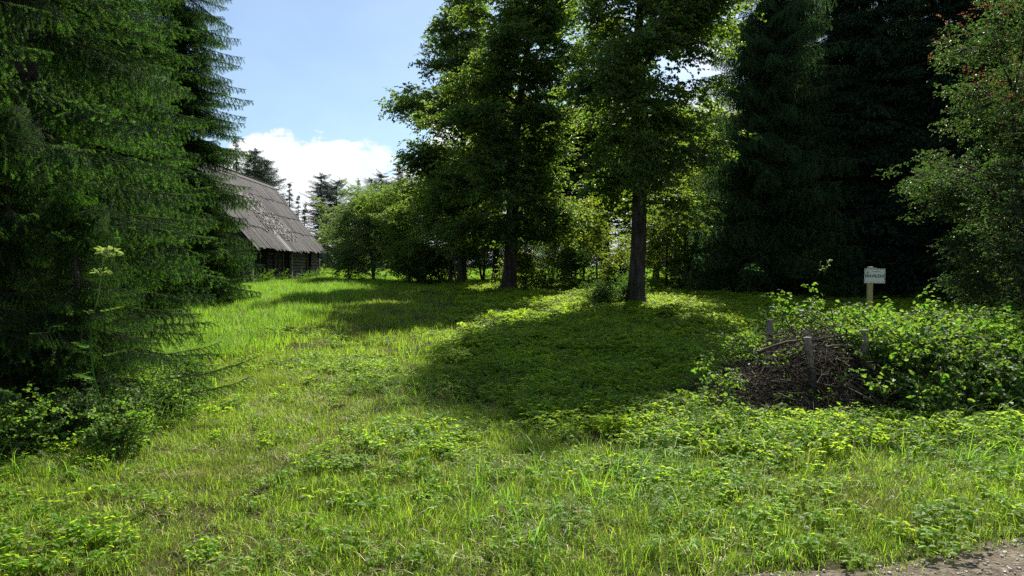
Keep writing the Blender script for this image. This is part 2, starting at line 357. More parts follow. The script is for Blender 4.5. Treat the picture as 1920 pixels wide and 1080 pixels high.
# ------------------------------------------------------------------ plant shapes used for scattering
def needles_on(mb, P, D, length, width, n_per, r, mat=0, fwd=.55, keep_down=1.0):
    "one triangle per needle round the twig axis"
    P = np.repeat(P, n_per, 0); D = unit(np.repeat(D, n_per, 0)); n = len(P)
    rv = unit(r.normal(size=(n, 3)) + [0, 0, .25]); s = unit(np.cross(D, rv)); o = unit(s + D * fwd)
    w = unit(np.cross(o, unit(r.normal(size=(n, 3))))) * width / 2
    l = length * r.uniform(.75, 1.15, (n, 1))
    tris(mb, P - w, P + w, P + o * l, mat)
def spruce_branch(seed, L=2.2, step=.0065, nl=.025, nw=.0050, per=3, sub=True, hang=.42, mats=None, lat_gap=.07):
    r = rng(seed); mb = MB()
    t = np.linspace(0, 1, 14); axis = np.stack([L * t, .10 * np.sin(t * 5 + r.random() * 6) * t, -.32 * L * t * .5 + .28 * L * t ** 2.4 * .5], 1)
    tube(mb, axis, .010 * (1 - t) + .0025, 4, 1, False)
    twigs = [(axis[2:], 1)]
    def ap(s): return np.array([np.interp(s, t, axis[:, k]) for k in range(3)])
    s = .10; side = 1
    while s < .97:
        l = (.62 * (1 - s) ** .75 + .10) * r.uniform(.75, 1.15) * min(1, .45 + s * 2.2); a = R(r.uniform(42, 66)) * side
        u = np.linspace(0, 1, 7)[:, None]
        d = np.array([math.cos(a), math.sin(a), 0])
        p = ap(s) + d * l * u + np.array([0, 0, -1.]) * hang * l * u ** 1.7 + np.array([0, 0, r.normal() * .05]) * u
        twigs.append((p, 1))
        if sub:
            q = .18; sd = 1
            while q < .9 and l > .14:
                b = ap(s) * 0 + np.array([np.interp(q, u[:, 0], p[:, k]) for k in range(3)]); a2 = a + R(r.uniform(35, 60)) * sd
                l2 = l * (1 - q) * .55 + .05; w = np.linspace(0, 1, 4)[:, None]
                pp = b + np.array([math.cos(a2), math.sin(a2), 0]) * l2 * w * .75 + np.array([0, 0, -1.]) * l2 * (.35 + hang * 1.4) * w ** 1.2
                twigs.append((pp, 1)); q += .085 / l * r.uniform(.8, 1.3); sd = -sd
        s += lat_gap / L * r.uniform(.7, 1.3); side = -side
    Pp, Dd, Uu = [], [], []
    for p, _ in twigs:
        seg = np.linalg.norm(np.diff(p, axis=0), axis=1); cum = np.concatenate([[0], np.cumsum(seg)]); m = max(3, int(cum[-1] / step))
        x = np.linspace(0, cum[-1], m); q = np.stack([np.interp(x, cum, p[:, k]) for k in range(3)], 1)
        Pp.append(q); Dd.append(np.gradient(q, axis=0)); Uu.append(x / cum[-1] - (.25 if p is twigs[0][0] else 0) + r.normal() * .12)
        if len(p) == 7: tube(mb, p[::2], np.linspace(.006, .0015, len(p[::2])), 3, 1, False)
    Pp, Dd, Uu = np.concatenate(Pp), np.concatenate(Dd), np.concatenate(Uu); tip = Uu > .74
    needles_on(mb, Pp[~tip], Dd[~tip], nl, nw, per, r, 0); needles_on(mb, Pp[tip], Dd[tip], nl, nw, per, r, 2)
    return mb.proto('spruce_branch_shape', mats)
def twig_spray(seed, L=.6, n=44, leaf=.075, wr=.62, mats=None, spread=.30, up=.55, droop=.25, fold=.18, thick=.004, curl=.15, twigs=5):
    r = rng(seed); mb = MB(); paths = []
    t = np.linspace(0, 1, 6)[:, None]
    ax = t * [L, 0, 0] + np.concatenate([0 * t, .05 * np.sin(t * 4), -.12 * L * t ** 2 + .05 * np.sin(t * 3 + seed)], 1); paths.append(ax)
    for k in range(twigs):
        b = ax[1 + k % 4]; a = (1 if k % 2 else -1) * R(r.uniform(30, 65)); l = L * r.uniform(.35, .65)
        paths.append(b + t * np.array([math.cos(a), math.sin(a), r.uniform(-.3, .45)]) * l + np.concatenate([0 * t, 0 * t, -.15 * l * t ** 2], 1))
    for p in paths: tube(mb, p, np.linspace(thick, .0012, len(p)), 3, 1, False)
    P, D = [], []
    for k in range(n):
        p = paths[r.integers(0, len(paths))] if k > 6 else paths[k % len(paths)]; u = r.uniform(.15, 1); q = np.array([np.interp(u, t[:, 0], p[:, j]) for j in range(3)])
        P.append(q + r.normal(size=3) * .012); d = unit(p[-1] - p[0]); a = r.uniform(-1.3, 1.3); c, s = math.cos(a), math.sin(a)
        D.append([d[0] * c - d[1] * s, d[0] * s + d[1] * c, r.normal() * spread - droop])
    P, D = np.array(P), np.array(D, float); U = unit(np.stack([r.normal(size=n) * (1 - up), r.normal(size=n) * (1 - up), np.full(n, up)], 1))
    leaves(mb, P, D, U, leaf * r.uniform(.6, 1.2, n), wr, fold, curl)
    return mb.proto('leafy_twig_shape', mats)
SPR = {
 'near': [spruce_branch(s, hang=(.22, .40, .62, .85)[s - 1], mats=[M['needle'], M['twig'], M['needle_tip']]) for s in (1, 2, 3, 4)],
 'mid': [spruce_branch(s, step=.013, nl=.036, nw=.010, hang=(.3, .5, .8)[s - 5], mats=[M['needle'], M['twig'], M['needle_tip']]) for s in (5, 6, 7)],
 'dark': [spruce_branch(s, step=.024, nl=.060, nw=.024, lat_gap=.09, mats=[M['needle_far'], M['twig'], M['needle_far_tip']]) for s in (8, 9, 10)],
 'larch': [spruce_branch(s, step=.024, nl=.050, nw=.018, hang=1.0, lat_gap=.11, mats=[M['needle_larch'], M['twig'], M['needle_larch']]) for s in (11, 12, 13)],
 'far': [spruce_branch(s, step=.05, nl=.07, nw=.035, per=2, lat_gap=.13, mats=[M['needle_pine'], M['twig'], M['needle_pine']]) for s in (14, 15)],
}
LF = {
 'elm': [twig_spray(s, .65, 36, .112, .66, [M['leaf'], M['twig']]) for s in (21, 22, 23, 24)],
 'bush': [twig_spray(s, .55, 44, .065, .55, [M['leaf_bush'], M['twig']]) for s in (25, 26, 27)],
 'willow': [twig_spray(s, .60, 60, .085, .28, [M['leaf_willow'], M['twig']], up=.4) for s in (28, 29, 30)],
 'young': [twig_spray(s, .55, 34, .085, .70, [M['leaf_young'], M['twig']]) for s in (31, 32, 33)],
 'plum': [twig_spray(s, .50, 38, .062, .58, [M['leaf_red'], M['twig']], up=.35) for s in (34, 35, 36)],
 'tip': [twig_spray(s, .42, 22, .045, .45, [M['leaf_tip'], M['twig']], up=.3, droop=-.2, twigs=2) for s in (37, 38)],
 'vine': [twig_spray(s, .45, 26, .075, .85, [M['vine'], M['twig']], up=.6, spread=.4) for s in (39, 40, 41, 42)],
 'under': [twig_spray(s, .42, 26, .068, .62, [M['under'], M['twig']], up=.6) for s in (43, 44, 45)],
}

# ------------------------------------------------------------------ trees
def trunk_mesh(path, rad, seed, sides=14, flare=True, base_wob=.03):
    mb = MB(); tube(mb, path, rad, sides, 0, True, base_wob, seed); return mb
def spruce(name, label, x, y, H, Rb, n, kind, seed, z0=.25, r0=None, lean=0, power=.85, cat='spruce', group=None, droop=(8, 26), flat=1.0, wild=.25, zmin_len=1.0):
    r = rng(seed); z = float(gz(x, y)); root = thing(name, label, cat, (x, y, z), 0, group)
    zs = np.linspace(-.15, H, 22); pr = (r0 or H * .012) * (1 - np.clip(zs / H, 0, 1)) ** .8 + .012
    pr[0] *= 1.5; pr[1] *= 1.15
    path = np.stack([lean * zs + .03 * np.sin(zs * .7 + seed), .03 * np.cos(zs * .6 + seed), zs], 1)
    trunk_mesh(path, pr, seed, 9).obj('trunk', M['bark'], root)
    u = r.random(n) ** 1.18; bz = z0 + (H - z0) * u
    Lb = Rb * (1 - u) ** power * r.uniform(1 - wild, 1 + wild, n) + .15
    if zmin_len < 1: Lb *= np.where(bz < 1.2, zmin_len, 1)
    az = (np.arange(n) * 2.399963 + r.normal(size=n) * .3) % 6.283185
    pitch = R(droop[1]) * (1 - u) + R(droop[0]) * u - R(30) * np.clip((u - .85) / .15, 0, 1) + r.normal(size=n) * .17
    pos = np.stack([np.interp(bz, zs, path[:, 0]), np.interp(bz, zs, path[:, 1]), bz], 1)
    sc = Lb / 2.2
    scatter('crown', SPR[kind], pos, np.stack([r.normal(size=n) * .15, pitch * .6, az], 1), np.stack([sc, np.maximum(sc, .35 * flat), np.maximum(sc, .4)], 1), r.integers(0, len(SPR[kind]), n), root)
    return root

def leafy(name, label, cat, x, y, H, prof, nlimb, per, protos, seed, r0, z0, stem='bark', lean=(0, 0), limb_parts=True, group=None, rise=(15, 50), stems=1, scale=1.0, sway=.12, dens=(.35, 1.0), tips=None, inner=0, squash=.7, skew=None):
    """a broad-leaved tree: tapered trunk, limbs with side branches, leafy twigs clustered along them.
    prof: list of (height, radius) of the crown envelope"""
    r = rng(seed); zb = float(gz(x, y)); root = thing(name, label, cat, (x, y, zb), 0, group)
    zs = np.linspace(-.2, H * .96, 26); q = np.clip(zs / H, 0, 1)
    trunks = []
    for k in range(stems):
        a = k * 6.283 / max(stems, 1) + r.random(); sp = 0 if stems == 1 else H * .16 * r.uniform(.5, 1.2)
        px = lean[0] * zs + sway * np.sin(zs * .55 + seed + k) * q + math.cos(a) * sp * q ** .8
        py = lean[1] * zs + sway * np.cos(zs * .5 + seed * 2 + k) * q + math.sin(a) * sp * q ** .8
        rr = r0 * (1 - q) ** .85 * (.97 if stems == 1 else .7) + .012
        rr = rr * (1 + .8 * np.exp(-np.maximum(zs, 0) / .22))
        path = np.stack([px, py, zs], 1); trunks.append(path)
        trunk_mesh(path, rr, seed + k, 14).obj('trunk', M[stem], root)
    P = np.array(prof, float); cp, cr, cpitch, csc, ctip = [], [], [], [], []
    allb = MB()
    for k in range(nlimb):
        tr = trunks[k % stems]; f = ((k + r.random()) / nlimb) ** .9
        hz = z0 + (H * .95 - z0) * f; b = np.array([np.interp(hz, zs, tr[:, j]) for j in range(3)])
        a = k * 2.399963 + r.normal() * .35; el = R(r.uniform(*rise)) + R(18) * f
        # target: reach the envelope
        rad = np.interp(hz + .8 * (1 - f), P[:, 0], P[:, 1]) * r.uniform(.45, 1.28)
        if skew is not None: rad *= 1 + skew[0] * math.cos(a) + skew[1] * math.sin(a)
        if rad < .15: continue
        ln = rad / max(.35, math.cos(el)); t = np.linspace(0, 1, 8)[:, None]
        dirv = np.array([math.cos(a) * math.cos(el), math.sin(a) * math.cos(el), math.sin(el) * squash])
        lp = b + dirv * ln * t + np.concatenate([.10 * ln * np.sin(t * 4 + k), .10 * ln * np.cos(t * 3.3 + k) - .1 * ln, -.22 * ln * t ** 2.2], 1) * t
        br = min(r0 * .38, .02 + .022 * ln) * (1 - f * .5)
        mb = MB() if limb_parts else allb
        tube(mb, lp, np.linspace(br, .008, 8), 6, 0, False)
        subs = [lp]
        for j in range(int(3 + ln * 1.6)):
            u = r.uniform(.25, .95); sb = np.array([np.interp(u, t[:, 0], lp[:, i]) for i in range(3)]); a2 = a + r.choice([-1, 1]) * R(r.uniform(25, 75)); l2 = ln * r.uniform(.22, .45) * (1.2 - u * .5)
            w = np.linspace(0, 1, 5)[:, None]
            sp_ = sb + w * np.array([math.cos(a2), math.sin(a2), r.uniform(-.25, .6)]) * l2 + np.concatenate([0 * w, 0 * w, -.18 * l2 * w ** 2], 1)
            tube(mb, sp_, np.linspace(br * .4 + .004, .004, 5), 4, 0, False); subs.append(sp_)
        if limb_parts: mb.obj('limb', M[stem], root)
        m = max(3, int(per * ln * r.uniform(.45, 1.35)))
        for _ in range(m):
            s = subs[r.integers(0, len(subs))]; u = r.uniform(dens[0] if s is lp else .1, 1.0) * (len(s) - 1); i0 = int(min(u, len(s) - 2)); p = s[i0] + (s[i0 + 1] - s[i0]) * (u - i0)
            p = p + r.normal(size=3) * [.26, .26, .22] * scale; cp.append(p)
            out = a + r.normal() * .9; cr.append(out); cpitch.append(r.normal() * .35 + .10); csc.append(scale * r.uniform(.7, 1.2))
    if not limb_parts and allb.v: allb.obj('branches', M[stem], root)
    # leader tip
    for tr in trunks:
        for _ in range(int(per * 1.3)):
            hz = H * r.uniform(.8, .97); b = np.array([np.interp(hz, zs, tr[:, j]) for j in range(3)]); cp.append(b + r.normal(size=3) * .25 * scale); cr.append(r.uniform(0, 6.28)); cpitch.append(r.uniform(-.9, .2)); csc.append(scale * r.uniform(.7, 1.1))
    if inner:
        for _ in range(int(H * inner)):
            tr = trunks[0]; hz = z0 + (H * .9 - z0) * r.random(); b = np.array([np.interp(hz, zs, tr[:, j]) for j in range(3)]); q_ = r.random() * 6.28; d_ = .35 + abs(r.normal()) * .75
            cp.append(b + [math.cos(q_) * d_, math.sin(q_) * d_, 0]); cr.append(q_); cpitch.append(r.normal() * .4); csc.append(scale * r.uniform(.8, 1.3))
    n = len(cp); cp = np.array(cp); cp[:, 2] = np.maximum(cp[:, 2], .08)
    rot = np.stack([r.normal(size=n) * .35, np.array(cpitch), np.array(cr)], 1)
    idx = r.integers(0, len(protos), n)
    scatter('crown', protos, cp, rot, np.array(csc), idx, root)
    if tips is not None:
        top = cp[(cp[:, 2] > tips[0]) & (r.random(n) < tips[1])]; k = len(top)
        scatter('red_shoots', LF['tip'], top + [0, 0, .15] + r.normal(size=(k, 3)) * .12, np.stack([r.normal(size=k) * .3, r.uniform(-1.5, -.9, k), r.uniform(0, 6.28, k)], 1), r.uniform(.4, .8, k), r.integers(0, 2, k), root)
    return root

# --- spruces along the left
spruce('spruce_tree', 'nearest spruce at the left edge with sunlit branch tips hanging into the frame', -6.2, 6.1, 17, 2.25, 360, 'near', 101, z0=.15, r0=.19)
spruce('spruce_tree', 'tall spruce above the pale umbel plant, its low boughs sweeping over the lawn', -5.85, 8.2, 21, 2.15, 470, 'near', 102, z0=.12, r0=.24)
spruce('spruce_tree', 'third spruce from the left edge, behind the tall bough-heavy one', -8.4, 12.6, 22, 2.2, 560, 'mid', 103, z0=.3)
spruce('spruce_tree', 'fourth spruce of the left row, dark between its neighbours', -10.4, 18.0, 23, 2.4, 560, 'mid', 104, z0=.2)
spruce('spruce_tree', 'farthest spruce of the left row, its edge against the sky beside the barn roof', -10.95, 22.8, 25, 2.35, 780, 'mid', 105, z0=.15, power=.85, wild=.25)
spruce('spruce_tree', 'small young spruce added to shade the weeds at lower left, boughs down to the ground', -5.0, 6.75, 3.1, 1.15, 190, 'near', 106, z0=.05, power=.75)  # added to keep the sun off the weeds, not one of the row
spruce('spruce_tree', 'lowest young spruce, added to shade the weeds, the nearest to the umbel plant', -4.25, 6.6, 2.3, .90, 170, 'near', 107, z0=.05, power=.75)  # added for its shade on the weeds, in place of dark low boughs
# --- big broad-leaved trees in the middle
leafy('elm_tree', 'large dark tree with a bare thick trunk and shaded ground before it, right of centre', 'tree', at(1192, 22), 22, 15.8,
      [(2.4, .5), (3.2, 1.3), (4.5, 2.0), (7, 2.4), (9, 2.4), (11, 2.2), (13, 1.7), (14.6, 1.1), (15.8, .3)], 64, 30, LF['elm'], 7, .27, 3.1, lean=(.018, 0), rise=(-12, 42), sway=.28, inner=13, scale=1.0, skew=(.10, 0))
leafy('elm_tree', 'broad dark tree in the middle, thick trunk just left of centre behind the shaded lawn', 'tree', at(953, 30), 30, 15.0,
      [(2.0, .5), (2.8, 2.0), (4.5, 2.7), (7, 2.7), (9.5, 2.2), (12, 1.7), (14, 1.1), (15, .4)], 72, 31, LF['elm'], 8, .32, 2.1, lean=(.06, 0), rise=(-8, 42), sway=.3, inner=16, scale=1.1)
leafy('elm_tree', 'dark tree left of the middle one with feathery branches reaching over the cloud', 'tree', at(866, 37), 37, 17.5,
      [(2.0, .6), (3.5, 1.8), (6, 2.4), (9, 2.35), (11, 1.6), (14, .9), (17, .3)], 58, 29, LF['elm'], 9, .25, 2.2, lean=(.008, 0), rise=(-5, 45), scale=1.15, skew=(-.15, 0))
# --- dark conifers on the right
spruce('larch_tree', 'larch with soft drooping grey-green boughs left of the dark conifer wall', at(1440, 27.5), 27.5, 17.5, 3.0, 640, 'larch', 111, z0=1.6, cat='larch', power=.5, wild=.4, r0=.22)
spruce('spruce_tree', 'dark conifer just behind the larch, brown trunk showing halfway up', at(1560, 29.5), 29.5, 17, 2.3, 420, 'dark', 112, z0=.5, power=.5, wild=.4)
spruce('spruce_tree', 'black-green spruce rising straight behind the white sign', at(1640, 28), 28, 17, 3.1, 520, 'dark', 113, z0=.2, power=.5, wild=.4)
spruce('spruce_tree', 'deep green spruce between the sign and the red-tipped plum tree', at(1755, 27.5), 27.5, 17, 3.1, 520, 'dark', 114, z0=.2, power=.5, wild=.4)
spruce('spruce_tree', 'dark spruce rising directly behind the red-tipped plum tree', at(1870, 26.5), 26.5, 17, 3.1, 520, 'dark', 115, z0=.2, power=.5, wild=.4)
spruce('spruce_tree', 'spruce at the top right corner with lighter green branch ends', at(1975, 21), 21, 16, 3.2, 700, 'mid', 116, z0=.2, power=.5)
# second rank that closes the dark wall
spruce('spruce_tree', 'spruce of the second rank glimpsed between the larch and the dark conifer', at(1500, 34), 34, 16.5, 3.1, 460, 'dark', 121, power=.5, wild=.35)
spruce('spruce_tree', 'spruce of the second rank left of the one behind the sign', at(1590, 32.5), 32.5, 16.5, 3.1, 460, 'dark', 122, power=.5, wild=.35)
spruce('spruce_tree', 'spruce of the second rank filling the gap right of the sign', at(1700, 32), 32, 16.5, 3.1, 460, 'dark', 123, power=.5, wild=.35)
spruce('spruce_tree', 'spruce of the second rank hidden mostly by the plum tree', at(1820, 31.5), 31.5, 16.5, 3.1, 460, 'dark', 124, power=.5, wild=.35)
# --- plum tree with red tips on the right
leafy('plum_tree', 'plum tree with glossy leaves and red shoot tips leaning in at the right edge', 'plum tree', at(1945, 10.5), 10.5, 4.7,
      [(.4, .6), (1.2, .9), (2, 1.25), (3, 1.5), (3.8, 1.25), (4.3, .9), (4.75, .3)], 50, 62, LF['plum'], 12, .07, .4, stems=3, scale=.62, rise=(10, 55), tips=(3.5, .22), sway=.1)
# --- bushes and small trees behind the lawn
leafy('willow_bush', 'rounded grey-green bush right of the barn, lower left of the two big bushes', 'bush', at(700, 44), 44, 5.6,
      [(.1, 1.6), (1.5, 2.3), (3, 2.3), (4.2, 1.7), (5.1, .9), (5.6, .3)], 40, 19, LF['willow'], 31, .08, .3, stems=4, limb_parts=False, scale=1.35, rise=(5, 50))
leafy('hazel_bush', 'taller bright green bush rising left of the central trees', 'bush', at(785, 42), 42, 6.1,
      [(.1, 1.8), (1.5, 2.3), (3.2, 2.4), (4.6, 1.9), (5.6, 1.0), (6.1, .3)], 44, 20, LF['bush'], 32, .09, .3, stems=4, limb_parts=False, scale=1.35, rise=(5, 50))
leafy('hazel_bush', 'dark low bush at the foot of the two big bushes, nearest the barn', 'bush', at(655, 45), 45, 2.0,
      [(.1, .9), (.8, 1.1), (1.4, .8), (2, .2)], 16, 22, LF['bush'], 33, .04, .1, stems=3, limb_parts=False, scale=1.1)
leafy('hazel_bush', 'low leafy bush in shade left of the small dark trunk', 'bush', at(795, 39.5), 39.5, 1.7,
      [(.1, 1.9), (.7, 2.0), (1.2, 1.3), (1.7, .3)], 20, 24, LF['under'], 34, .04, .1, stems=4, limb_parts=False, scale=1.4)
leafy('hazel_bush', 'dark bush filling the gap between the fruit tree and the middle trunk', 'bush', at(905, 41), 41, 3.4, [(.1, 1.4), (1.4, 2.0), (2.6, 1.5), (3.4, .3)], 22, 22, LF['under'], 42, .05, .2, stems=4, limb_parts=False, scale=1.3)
leafy('apple_tree', 'small old fruit tree with drooping branches left of the middle tree', 'fruit tree', at(845, 37.5), 37.5, 4.6,
      [(1.2, 1.2), (2, 2.6), (3.2, 2.5), (4.2, 1.4), (4.6, .4)], 26, 20, LF['bush'], 35, .12, 1.2, limb_parts=False, scale=1.2, rise=(0, 40))
leafy('young_maple', 'backlit yellow-green sapling between the middle and the right dark trunks', 'sapling', at(1095, 33), 33, 3.9,
      [(.6, .6), (1.4, 1.2), (2.6, 1.3), (3.5, .8), (3.9, .2)], 20, 20, LF['young'], 36, .05, .5, limb_parts=False, scale=1.15)
leafy('young_maple', 'backlit sapling close behind the right side of the big bare trunk', 'sapling', at(1250, 31), 31, 4.2,
      [(.8, .6), (1.6, 1.3), (2.8, 1.3), (3.8, .8), (4.2, .2)], 20, 18, LF['young'], 37, .05, .6, limb_parts=False, scale=1.1)
leafy('young_maple', 'taller yellow-green sapling standing left of the larch', 'sapling', at(1325, 32), 32, 5.6,
      [(.8, .7), (1.8, 1.5), (3.2, 1.7), (4.6, 1.2), (5.6, .2)], 26, 18, LF['young'], 38, .07, .8, limb_parts=False, scale=1.15)
leafy('ash_tree', 'dull green small tree filling the gap left of the larch', 'small tree', at(1300, 38), 38, 7.2,
      [(1.5, 1.2), (2.5, 2.2), (4.5, 2.4), (6, 1.7), (7.2, .3)], 30, 17, LF['bush'], 39, .14, 1.6, limb_parts=False, scale=1.4)
leafy('hazel_bush', 'small pale bush lit at the foot of the larch trunk', 'bush', at(1440, 33), 33, 2.6,
      [(.1, .8), (1, 1.1), (2, .8), (2.6, .2)], 14, 24, LF['young'], 40, .03, .1, stems=3, limb_parts=False, scale=1.0)
leafy('hazel_bush', 'dark bush left of the sign at the foot of the conifers', 'bush', at(1525, 25.5), 25.5, 2.4,
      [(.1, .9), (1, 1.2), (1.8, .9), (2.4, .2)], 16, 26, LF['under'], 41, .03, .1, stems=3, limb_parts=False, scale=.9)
rr = rng(77)
for i, (px, y, h, w, lab) in enumerate([
    (985, 31.5, 1.5, 1.0, 'low hedge shrub right beside the middle trunk'),
    (1035, 32.5, 1.9, 1.2, 'dark hedge shrub between the middle trunk and the sapling'),
    (1075, 30.5, 1.5, .9, 'ragged hedge shrub in front of the yellow-green sapling'),
    (1165, 33.5, 1.3, .8, 'low shrub beside the log stack'),
    (1275, 31.0, 1.4, .9, 'ragged shrub just right of the big bare trunk at the lawn edge'),
    (1310, 30.2, 1.6, .8, 'dark shrub in the hedge under the tall sapling'),
    (1350, 30.0, 1.5, .9, 'hedge shrub at the left end of the sunny gap under the larch'),
    (1375, 31.0, 1.8, .6, 'thin upright shrub at the edge of the sunny gap')]):
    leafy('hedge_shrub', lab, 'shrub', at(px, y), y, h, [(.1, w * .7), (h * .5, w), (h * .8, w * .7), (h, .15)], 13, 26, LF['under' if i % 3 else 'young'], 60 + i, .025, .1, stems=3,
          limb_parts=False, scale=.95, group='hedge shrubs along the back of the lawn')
# back trunks and fillers under the crowns
for i, (px, y, h, rad, lab, zc) in enumerate([
    (1135, 45, 11, .34, 'background tree whose broad trunk shows between sapling and big bare trunk', 2.7),
    (1060, 48, 12, .26, 'background tree behind the middle hedge, trunk mostly hidden', 2.2),
    (1322, 44, 11, .24, 'background tree with dark trunk behind the tall sapling', 2.4),
    (1230, 50, 12, .22, 'background tree behind the right side of the bare trunk', 2.5),
    (930, 47, 13, .25, 'background tree directly behind the middle trunk', 2.2)]):
    leafy('background_tree', lab, 'tree', at(px, y), y, h, [(zc, 1.0), (zc + 1.2, 3.2), (zc + 4, 3.6), (h - 2, 2.2), (h, .3)], 30, 15, LF['elm' if i != 3 else 'bush'], 80 + i, rad, zc, limb_parts=False, scale=1.7, group='trees beyond the hedge')
# far skyline trees
def pine(label, x, y, H, seed, rad=2.2, z0f=.35, n=150, name='pine_tree'):
    r = rng(seed); z = float(gz(x, y)); root = thing(name, label, 'pine', (x, y, z), 0, 'pines on the far skyline')
    zs = np.linspace(-.2, H, 16); path = np.stack([.15 * np.sin(zs * .4 + seed), .1 * np.cos(zs * .3), zs], 1)
    trunk_mesh(path, .012 * H * (1 - np.clip(zs / H, 0, 1)) ** .7 + .02, seed, 8).obj('trunk', M['bark_pale'], root)
    u = r.random(n); bz = H * (z0f + (1 - z0f) * u); L = rad * (np.sin(np.clip(u * 2.6 + .5, 0, 3.14)) * .75 + .25) * r.uniform(.5, 1.2, n)
    az = np.round(r.uniform(0, 9, n)) * .7 + r.normal(size=n) * .25 + np.floor(bz * 1.2) * 1.3
    sc = L / 2.2
    scatter('crown', SPR['far'], np.stack([0 * bz, 0 * bz, bz], 1), np.stack([r.normal(size=n) * .3, r.normal(size=n) * .2 - .12, az], 1), np.stack([sc, np.maximum(sc * .9, .35), np.full(n, .6)], 1), r.integers(0, 2, n), root)
for px, y, top, lab, s in [(606, 78, 328, 'left one of the two tall pines between barn and bush, open crown', 1), (634, 80, 338, 'right denser one of the two tall pines between barn and bush', 2),
        (480, 60, 280, 'pine with sparse crown rising behind the barn ridge', 3), (497, 62, 300, 'smaller pine just right of the sparse one behind the ridge', 4),
        (718, 88, 325, 'tall pine on the skyline above the grey-green bush', 6), (700, 90, 335, 'bushy pine left of the tallest skyline pine above the bushes', 7), (752, 86, 320, 'pine on the skyline with a pointed top above the bright bush', 8)]:
    pine(lab, at(px, y), y, elev(top, y) - .5, s, 3.4 if s in (2, 6, 7) else 2.6, .2 if s in (2, 6, 7, 8) else .32, 260)
for i, (px, y, top, w, lab) in enumerate([(545, 68, 345, 1.7, 'pointed spruce rising right behind the barn roof slope'), (561, 70, 368, 1.5, 'middle one of the three pointed spruces beyond the barn roof'),
        (573, 72, 385, 1.5, 'lowest of the three pointed spruces beyond the barn roof'), (466, 58, 300, 2.0, 'dark spruce top left behind the barn ridge'), (446, 52, 258, .9, 'thin bare-topped spruce at the edge of the left spruce row'),
        (674, 84, 334, 2.0, 'pointed spruce on the skyline left of the pine clump'), (778, 90, 338, 2.2, 'spruce on the skyline just left of the dark tree branches'),
        (1318, 60, 262, 1.8, 'distant spruce top in the sky gap left of the larch'), (1300, 64, 290, 2.0, 'smaller distant spruce beside the one in the sky gap'),
        (660, 95, 400, 2.6, 'far low spruce behind the tall pines'), (735, 96, 352, 2.8, 'broad far spruce on the skyline above the bushes')]):
    h = elev(top, y) - .5
    spruce('far_spruce', lab, at(px, y), y, h, w, 170, 'far', 200 + i, z0=.5, group='spruces on the far skyline', power=.9, wild=.35)
# wood that closes the horizon far behind: single far trees, alike
r = rng(91); k = 0
for x in np.arange(-95, 100, 3.3):
    y = 108 + r.uniform(-7, 9); h = r.uniform(8, 12) if abs(x + 20) > 18 else r.uniform(5, 8)
    spruce('far_wood_tree', 'dark distant conifer in the wood that closes the view behind the meadow', x, y, h, 4.0, 110, 'far', 300 + k, z0=.1, group='conifers of the distant wood', power=.55); k += 1

